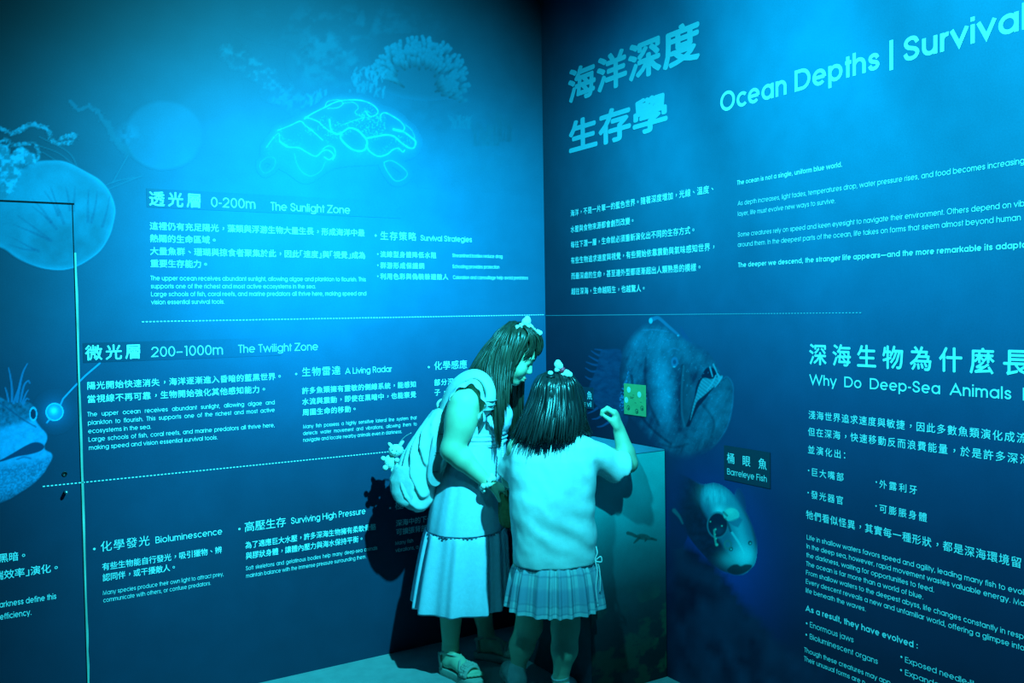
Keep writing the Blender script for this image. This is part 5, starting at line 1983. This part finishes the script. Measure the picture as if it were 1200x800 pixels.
    bow(root, 'hair_bow', M(625.5, 387, -.035), RH * .75 - np.array([0, 0, .55]), 1.15, M_PLUSH)
    # scrunchie on the near wrist
    mb = MB()
    ax = unit(wr - el)
    u1 = unit(np.cross(ax, FH))
    u2 = np.cross(ax, u1)
    rr = np.random.default_rng(6)
    for k in range(18):
        a = k / 18 * 2 * math.pi
        mb.ball(wr + ax * .006 + (u1 * math.cos(a) + u2 * math.sin(a)) * .033 + ax * .008 * math.sin(a * 5) + rr.normal(0, .0015, 3), (.011, .013, .012), 6)
    mb.build('scrunchie', M_PLUSH, root)
    # ---- backpack
    bp = thing('backpack', 'pale gathered backpack worn on the back of the woman in the dress', 'backpack', M(490, 590, 0))
    K = Soft(M(500, 540, 0) - .36, M(500, 540, 0) + .36, .005)
    rows = []
    for y, a0, a1, b in ((476, 515, 522, .07), (481, 507, 525, .105), (490, 500, 526, .124), (503, 491, 525, .134), (518, 481, 523, .14), (533, 472, 521, .143), (548, 465, 518, .144), (562, 462, 516, .143), (575, 464, 513, .138), (584, 470, 510, .128), (590, 477, 506, .112), (594, 487, 500, .08)):
        rows.append((M((a0 + a1) / 2, y, 0), np.linalg.norm(M(a1, y, 0) - M(a0, y, 0)) / 2, b))
    K.stack(rows, .02, 'u', 2.7)
    K.put(lambda P: .0055 * np.sin(((P - rt) @ FH) * 130 - ((P - rt) @ RH) * 90 - P[..., 2] * 34 + 1.5 * fbm(P * 5, 2, 3)) * sstep(.07, -.03, (P - M(500, 530, 0)) @ RH) + .0025 * fbm(P * 14, 3, 8), M(500, 540, 0) - .36, M(500, 540, 0) + .36, 0, 'd')
    body_mesh('body', K, M_BAG, bp, 2)
    K = Soft(M(480, 566, 0) - .26, M(480, 566, 0) + .26, .005)
    rows = []
    for y, a0, a1, b in ((541, 466, 497, .118), (545, 463, 499, .122), (558, 458.5, 500, .126), (572, 459.5, 498, .122), (582, 465, 495, .112), (588, 473, 491, .09)):
        rows.append((M((a0 + a1) / 2, y, 0), np.linalg.norm(M(a1, y, 0) - M(a0, y, 0)) / 2, b + .022))
    K.stack(rows, .02, 'u', 2.6)
    K.put(lambda P: .0045 * np.sin(((P - rt) @ FH) * 170 + 1.5 * fbm(P * 6, 2, 5) + ((P - rt) @ RH) * 60) + .003 * fbm(P * 18, 3, 2), M(480, 566, 0) - .26, M(480, 566, 0) + .26, 0, 'd')
    body_mesh('front_pocket', K, M_BAG, bp, 2)
    # side panel with three seams
    out = spline([(521, 487), (524.5, 500), (522, 522), (518, 545), (514, 567), (505, 570), (499, 560), (501, 535), (506, 508), (512, 492)], 5, True)
    mb = MB()
    inner = [M(x, y, -.1445 + .02 * ((y - 545) / 45) ** 4 * (y < 545) + .012) for x, y in out]
    outer = [M(514 + (x - 512) * .96, 530 + (y - 530) * .97, -.1475 + .02 * ((y - 545) / 45) ** 4 * (y < 545)) for x, y in out]
    mb.loft([inner, outer], True, (False, True))
    sp = mb.build('side_panel', M_BAG_D, bp, False)
    mb = MB()
    for x0, y0, x1, y1 in ((507, 508, 525, 507), (503, 530, 522, 531), (500, 552, 517, 553)):
        mb.tube([M(x0 + 7, y0 + .6, -.1462), M((x0 + x1) / 2 + 2.5, y0 + .8, -.1468), M(x1 - 3, y1, -.1462)], .0016, 6)
    mb.build('seam', M_BLACK, sp)
    for sgn in (-1, 1):
        d = lambda v: v * sgn
        P = spline([M(517, 488, d(.07)), M(523, 468, d(.09)), M(532, 452, d(.115)), M(544, 442, d(.138)), M(557, 438.5, d(.150)), M(568, 444, d(.166)), M(574, 455, d(.184)), M(575, 467, d(.196)), M(571, 480, d(.196)), M(560, 490, d(.182)), M(544, 503, d(.168)), M(528, 525, d(.160)), M(512, 566, d(.125))], 6)
        tt = np.linspace(0, 1, len(P))
        mb = MB()
        sd = unit(FH * sgn * .74 - RH * .6)
        Tg = np.gradient(P, axis=0)
        sides = []
        for t_ in Tg:
            t_ = unit(t_)
            sides.append(unit(FH * sgn * .72 + .66 * (RH * t_[2] - np.array([0, 0, 1.]) * (t_ @ RH))))
        band(mb, P, sides, np.interp(tt, [0, .12, .3, .62, .72, 1], [.042, .050, .054, .052, .024, .022]), .016)
        st = mb.build('shoulder_strap', M_BAG, bp)
        mb = MB()
        c, c2 = P[int(len(P) * .60)], P[int(len(P) * .66)]
        for k_ in range(3):
            q = c + (c2 - c) * k_ / 2
            band(mb, [q - sd * .028 + RH * .008, q + RH * .012 + FH * sgn * .009, q + sd * .028 + FH * sgn * .004], unit(c2 - c), .006, .005)
        mb.build('strap_webbing', M_BAG_D, st)
    mb = MB()
    mb.tube(spline([M(516, 482, -.03), M(512.5, 474, -.03), M(516, 469, -.01), M(519.5, 470, .02), M(519, 479, .03)], 6), .009, 8, (1, .6))
    mb.build('carry_handle', M_BAG, bp)
    # ---- plush charm on the backpack
    ch = thing('plush_charm', 'white plush bunny charm hanging from the left side of the backpack', 'charm', M(463, 552, 0.010))
    mb = MB()
    mb.ball(M(457, 541, 0.000), (.026, .024, .032), 10)
    for x, y, r in ((451.5, 548, .0125), (461, 551, .0125), (449, 537, .011), (465, 539, .0115)):
        mb.ball(M(x, y, -0.015), r, 8)
    mb.build('body', M_PLUSH, ch)
    mb = MB()
    mb.ball(M(464, 527.5, 0.000), (.034, .030, .027), 10)
    mb.ball(M(461.5, 530, -0.028), (.013, .008, .010), 7)
    mb.build('head', M_PLUSH, ch)
    for x, y, dx, dy_ in ((469.5, 520.5, 3.5, -4), (458, 522, -3, -3.5)):
        mb = MB()
        mb.tube([M(x - dx * .6, y - dy_ * .6, 0.000), M(x, y, 0.000), M(x + dx * .6, y + dy_ * .6, 0.000), M(x + dx, y + dy_, 0.000)], [.010, .012, .0105, .005], 8, (1, .7))
        mb.build('ear', M_PLUSH, ch)
    mb = MB()
    for x, y in ((460, 527), (465, 528)):
        mb.ball(M(x, y, -0.031), .0028, 6)
    mb.build('eyes', M_BLACK, ch)
    mb = MB()
    mb.tube(spline([M(467, 520, 0.000), M(474, 512, -0.010), M(482, 507, -0.025)], 5), .0022, 6)
    mb.build('cord', M_BAG_D, ch)
    # ---- small purse on a bead chain
    pu = thing('purse', 'small woven olive purse hanging below the hand of the woman in the dress', 'purse', M(595, 616, -.20))
    K = Soft(M(595, 596, -.20) - .13, M(595, 596, -.20) + .13, .0035)
    rows = []
    for y, a0, a1, b in ((574, 589, 600, .016), (578, 586.5, 602, .022), (586, 585.5, 603.5, .026), (600, 585.5, 604.5, .030), (609, 586, 604.5, .028), (614, 588, 603, .022), (616.5, 591, 600, .014)):
        rows.append((M((a0 + a1) / 2, y, -.20), np.linalg.norm(M(a1, y, -.20) - M(a0, y, -.20)) / 2, b))
    K.stack(rows, .006, 'u', 2.6)
    px = .0137
    K.put(lambda P: -.0018 * np.cos(2 * math.pi * ((P - rt) @ RH) / px) * np.cos(2 * math.pi * P[..., 2] / px), M(595, 596, -.20) - .13, M(595, 596, -.20) + .13, 0, 'd')
    body_mesh('bag', K, M_PURSE, pu, 1)
    mb = MB()
    rim = [M(x, y, -.20) for x, y in spline([(589, 574), (586, 579), (585, 590), (585, 604), (587, 613), (594, 617.5), (602, 614), (605, 605), (604, 590), (602, 578), (599, 574)], 4)]
    mb.tube(rim, .0042, 6)
    mb.build('piping', M_PURSE, pu)
    mb = MB()
    cpts = spline([M(592, 576, -.205), M(591.5, 560, -.235), M(590, 545, -.215), M(589, 530, -.195), M(588.5, 519, -.18)], 10)
    sdist = np.r_[0, np.cumsum(np.linalg.norm(np.diff(cpts, axis=0), axis=1))]
    for q in np.arange(0, sdist[-1], .0095):
        p = np.array([np.interp(q, sdist, cpts[:, j]) for j in range(3)])
        mb.ball(p, .0048, 4)
    mb.build('bead_chain', M_CHAIN, pu)


woman()


def girl():
    fr = Frame(Fl(650, 832))
    M = fr.M
    rt = fr.root
    root = thing('person', 'girl seen from behind in white shirt and plaid skirt, raising her right hand', 'person', rt)
    wid = lambda y, a0, a1, dy=0: np.linalg.norm(M(a1, y, dy) - M(a0, y, dy)) / 2
    dl = (Fl(607, 806) - rt) @ FH
    dr = (Fl(657, 828) - rt) @ FH
    # ---- body
    S = Soft(rt + [-.42, -.45, -.01], rt + [.5, .45, 1.38], .0044)
    Fd = unit(FH * .85 + RH * .42 + np.array([0, 0, -.22]))
    Ud = unit(np.array([0, 0, 1.0]) + FH * .2 + RH * .08)
    hc = M(652, 473, .01)
    at, A = head(S, hc, Fd, Ud, .93)
    S.cap(hc - unit(Ud) * .05 - unit(Fd) * .02, M(652, 512, 0), .043, .05, .03)
    rows = [(M((a0 + a1) / 2, y, 0), wid(y, a0, a1), b) for y, a0, a1, b in ((514, 620, 684, .06), (524, 610, 694, .08), (545, 608, 690, .095), (580, 612, 688, .095), (610, 610, 690, .10), (640, 608, 692, .11), (660, 610, 690, .11))]
    S.stack(rows, .03)
    sh, el, wr = M(694, 528, .02), M(736.5, 543, .12), M(726, 505, .15)
    S.cap(sh, el, .042, .036, .02)
    fm = el + (wr - el) * .33
    S.cap(el, fm, .037, .037, .012)
    S.cap(fm, wr, .037, .0255, .015)
    hand(S, wr, np.array([0, 0, 1.]) - RH * .22 + FH * .05, -RH * .9 + FH * .25 - np.array([0, 0, .2]), 1, (.75, 1.05, .7), .98, .10, .15)
    s2, e2, w2 = M(608, 526, .0), M(600, 560, .10), M(620, 572, .21)
    S.cap(s2, e2, .048, .040, .03)
    S.cap(e2, w2, .039, .025, .02)
    hand(S, w2, FH * .8 + RH * .4 + np.array([0, 0, .2]), np.array([0, 0, -1.]), -1, (.3, .4, .3), .82)
    z = .022
    for hip, kn, cf, an, dy, D, heel in ((M(624, 650, 0), M(620, 733, dl), M(611.5, 756, dl - .01), M(606.5, 783, dl), dl, unit(-RH * .22 + FH * .95), Fl(607, 810)),
                                         (M(668, 650, 0), M(662.5, 735, dr), M(661.5, 760, dr - .012), M(657, 795, dr), dr, unit(FH * .95 + RH * .25), Fl(657, 832))):
        S.cap(hip, kn, .078, .054, .03)
        S.cap(kn, cf, .050, .049, .03)
        S.cap(cf, an, .047, .029, .03)
        foot(S, heel, heel + D * .20, z, .9)
        S.cap(an, heel + D * .035 + np.array([0, 0, .06]), .029, .031, .02)
    body_mesh('body', S, M_SKIN, root)
    mb = MB()
    mb.ball(at(.0985, 0, -.0655), np.array([.005, .021, .0048]) * .93, 8, 0, A)
    mb.ball(at(.0965, 0, -.0765), np.array([.0055, .018, .0055]) * .93, 8, 0, A)
    mb.build('lips', M_LIP, root)
    mb = MB()
    for k in (1, -1):
        mb.tube([at(.0835, k * .016, -.009), at(.0865, k * .030, -.012), at(.079, k * .045, -.008)], [.0012, .002, .001], 5)
        mb.tube([at(.0935, k * .014, .020), at(.092, k * .032, .025), at(.078, k * .050, .020)], [.0018, .0028, .001], 5)
    mb.build('brows_and_lashes', M_HAIR_G, root)
    # ---- shirt
    lo_, hi_ = rt + [-.42, -.45, .5], rt + [.5, .45, 1.22]
    T = Soft(lo_, hi_, .0044)
    rows = [(M((a0 + a1) / 2, y, 0), wid(y, a0, a1), b) for y, a0, a1, b in ((503.5, 634, 670, .055), (508, 624, 684, .072), (514, 613, 694, .088), (522, 604, 700, .104), (536, 598, 701, .120), (556, 595, 698, .130), (580, 596, 696, .134), (610, 599, 697, .136), (635, 600.5, 698, .138), (648, 601.5, 698.5, .138), (657, 602.5, 698, .136))]
    T.stack(rows, .02, 'u', 2.25)
    d1 = unit(M(722, 547, .09) - M(696, 527, .01))
    T.cap(M(688, 530, .005), M(724, 548, .092), .056, .070, .025, cut=(M(722, 546.5, .09), d1))
    d2 = unit(M(597, 556, .09) - M(608, 524, 0))
    T.cap(M(612, 526, 0), M(597, 558, .09), .050, .062, .025, cut=(M(597, 552, .085), d2))

    def folds(P):
        X, Y, Z = (P - rt) @ RH, (P - rt) @ FH, P[..., 2]
        f = .006 * fbm(np.stack([X * 9 + Z * 5, Y * 7, Z * 6 - X * 4], -1), 3, 12)
        # slanting creases from the right side hem and below the arm
        f = f + .0035 * np.sin(62 * (Z - .62 + .55 * X) + 3 * fbm(P * 5, 2, 2)) * np.exp(-((Z - .72 - .12 * X) / .09) ** 2) * sstep(-.18, .1, X)
        f = f + .0045 * np.sin(70 * (X + .30 * Z)) * np.exp(-((Z - .95) / .09) ** 2) * sstep(-.02, .12, X) * .9
        f = f + .004 * np.sin(46 * (X - .22 * Z)) * np.exp(-((Z - .92) / .14) ** 2)
        return f
    T.put(folds, lo_, hi_, 0, 'd')
    body_mesh('shirt', T, M_SHIRT, root, 2)
    mb = MB()
    cl = [M(652, 505.5, 0) + RH * .062 * math.cos(a) + FH * .060 * math.sin(a) + np.array([0, 0, .006 * math.sin(a)]) for a in np.linspace(0, 2 * math.pi, 40)]
    mb.tube(cl, .008, 8, (1, 1.3))
    mb.build('collar', M_SHIRT, root)
    mb = MB()
    mb.tube(spline([M(698.5, 640, -.05), M(700, 648, -.06), M(697.5, 656, -.06), M(700, 668, -.065), M(698.5, 688, -.07), M(700.5, 708, -.07)], 5), .0028, 6)
    mb.tube(spline([M(698, 656, -.06), M(702, 664, -.06), M(703.5, 680, -.065), M(703, 694, -.065)], 5), .0028, 6)
    mb.tube(spline([M(698, 656, -.06), M(704, 652, -.062), M(705, 658, -.064), M(699, 658, -.064)], 5), .0028, 6)
    mb.ball(M(700.5, 709, -.07), (.004, .004, .008), 6)
    mb.build('tie_string', M_SHIRT, root)
    # ---- plaid skirt
    rows = [(M((a0 + a1) / 2, y, 0), wid(y, a0, a1), b, k) for y, a0, a1, b, k in ((648, 608, 692, .122, .15), (654, 606, 694, .128, .3), (664, 601.5, 699, .142, .8), (678, 598.5, 702, .152, 1.0), (692, 596.5, 704, .160, 1.15), (704, 595, 705.5, .167, 1.3), (709, 594.5, 706, .169, 1.3))]
    fine = []
    R0 = [np.r_[r[0], r[1], r[2], r[3]] for r in rows]
    R1 = spline(R0, 7)
    fine = [(r[:3], r[3], r[4], r[5]) for r in R1]
    n = 420
    rings = pleated(fine, n, .011, 21, 15)
    V = np.concatenate(rings)
    th = np.tile(np.linspace(0, 1, n, endpoint=False), len(rings)) * 1.02
    zz = V[:, 2]
    U, W_ = th * 26, (zz - zz.min()) / .068
    C = np.tile(np.array([.50, .60, .62]), (len(V), 1))
    fu, fw = U % 2.0, W_ % 2.0
    bu = sstep(.06, .0, np.abs(fu - .5) - .42)
    bw = sstep(.10, .0, np.abs(fw - 1.15) - .36)
    C = over(C, .50 * bu, (.22, .27, .40))
    C = over(C, .50 * bw, (.22, .27, .40))
    for c0 in (1.25, 1.65):
        C = over(C, .55 * sstep(.09, .02, np.abs(fu - c0)), (.16, .20, .30))
        C = over(C, .55 * sstep(.06, .015, np.abs(fw - (c0 - 1.0))), (.16, .20, .30))
    hem = sstep(.010, .006, zz - zz.min())
    C = over(C, .7 * hem * 0 + .65 * sstep(.016, .012, zz - zz.min()), (.62, .72, .74))
    i = np.arange(len(V)).reshape(len(rings), n)
    Q = np.stack([i[:-1].ravel(), np.roll(i, -1, 1)[:-1].ravel(), np.roll(i, -1, 1)[1:].ravel(), i[1:].ravel()], 1)
    mesh('plaid_skirt', V, Q, M_INK, root, True, ink=C, solid=.002)
    # ---- shoes and socks
    for an, D, heel in ((M(606.5, 783, dl), unit(-RH * .22 + FH * .95), Fl(607, 810)), (M(657, 795, dr), unit(FH * .95 + RH * .25), Fl(657, 832))):
        T_ = np.array([-D[1], D[0], 0])
        g = lambda f, l, u: heel + D * f * .205 + T_ * l + np.array([0, 0, u])
        so = bpy.data.objects.new('sneaker', None)
        COL.objects.link(so)
        so.parent = root
        mb = MB()
        prof = [(-.08, .018), (-.04, .028), (.1, .033), (.3, .032), (.5, .034), (.72, .041), (.9, .038), (1.02, .026), (1.07, .010)]
        ring = lambda k, z_, s_=1.0: [g(f, h * k, z_) for f, h in prof] + [g(f, -h * k, z_) for f, h in reversed(prof)]
        mb.loft([ring(.98, .001), ring(1.04, .006), ring(1.04, .020), ring(.99, .024)], True, (True, True))
        mb.build('sole', M_SNEAK, so)
        U_ = Soft(heel + [-.3, -.3, .0], heel + [.3, .3, .16], .004)
        U_.cap(g(.06, 0, .045), g(.45, 0, .045), .038, .036, .02)
        U_.cap(g(.45, 0, .045), g(.88, 0, .030), .036, .026, .02)
        U_.cap(g(.60, 0, .032), g(.86, 0, .026), .038, .034, .02)
        U_.cap(g(.05, 0, .05), g(.12, 0, .085), .036, .036, .02)
        body_mesh('upper', U_, M_SNEAK, so, 2)
        mb = MB()
        for f in (.34, .42, .50, .58):
            mb.tube(spline([g(f, .026, .070 - .05 * (f - .34)), g(f + .03, 0, .084 - .07 * (f - .34)), g(f, -.026, .070 - .05 * (f - .34))], 4), .003, 5)
        mb.build('laces', M_SOCK, so)
        mb = MB()
        base = heel + D * .035 + np.array([0, 0, .07])
        ax = an - base
        top = an + unit(ax) * .012
        P = [base + (top - base) * t for t in np.linspace(0, 1, 14)]
        mb.tube(P, [.0335 + .0016 * math.sin(k * 2.4) + (.004 if k > 11 else 0) for k in range(14)], 20, None, FH)
        mb.build('sock', M_SOCK, root)
    # ---- hair
    rng = np.random.default_rng(33)
    H = Soft(hc - .2, hc + .2, .0045)
    H.ell(at(-.014, 0, .026), np.array([.099, .086, .090]), A, .01)
    H.ell(at(-.035, 0, -.045), np.array([.064, .078, .085]), A, .03)
    H.ell(at(.088, 0, -.035), np.array([.075, .064, .085]), A, .012, 's')
    hv, hq = H.skin(2)
    mb = MB()
    mb.add(hv, [tuple(q) for q in hq])
    outw = lambda p: unit(p - hc)
    G = []
    #        angle  equator x, y    low x, y      end x, y
    for ang, xe, xl, yl, xn, yn, rad in ((-120, 630, 617, 492, 604, 508, .10), (-95, 623.5, 612, 492, 599.5, 515, .108), (-70, 623, 613, 494, 602, 519, .115), (-40, 630, 622, 495, 614, 522, .122), (-12, 645, 641, 496, 636, 523, .128), (15, 660, 660, 495, 657, 522, .125), (40, 671, 674, 493, 668, 519, .115),
                                         (65, 678, 680.5, 490, 677, 514, .105), (90, 681, 682, 488, 688, 508, .09), (115, 679, 681, 486, 692, 510, .07)):
        a = math.radians(ang)
        cb = -math.cos(a)
        G.append([M(650.5 + 3 * math.sin(a), 437.5, .01 + .012 * cb), M(651 + 17 * math.sin(a), 441, .01 + .05 * cb), M(651.5 + (xe - 651.5) * .86, 452, .01 + .085 * cb), M(xe, 469, .01 + .1 * cb), M(xl, yl, .0 + rad * cb), M(xn, yn, -.01 + (rad + .01) * cb)])
    hair_locks(mb, G, 420, rng, .0095, .4, .0045, 18, .22, .13, 6, outw)
    hair_locks(mb, G, 160, rng, .006, .45, .008, 18, .1, .06, 5, outw)
    mb.build('hair', M_HAIR_G, root)
    bow(root, 'hair_bow', M(659, 433.5, -.03), RH * .62 - np.array([0, 0, .66]), 1.3, M_PLUSH, M_RED)
    mb = MB()
    mb.ball(M(645, 437, -.045), (.011, .010, .009), 8, 0)
    mb.tube([M(641, 440.5, -.05), M(645, 442, -.058), M(650, 441, -.055)], [.004, .006, .004], 8, mi=1)
    mb.build('hair_clip', None, root, mats=[M_PLUSH, M_BLACK])


girl()
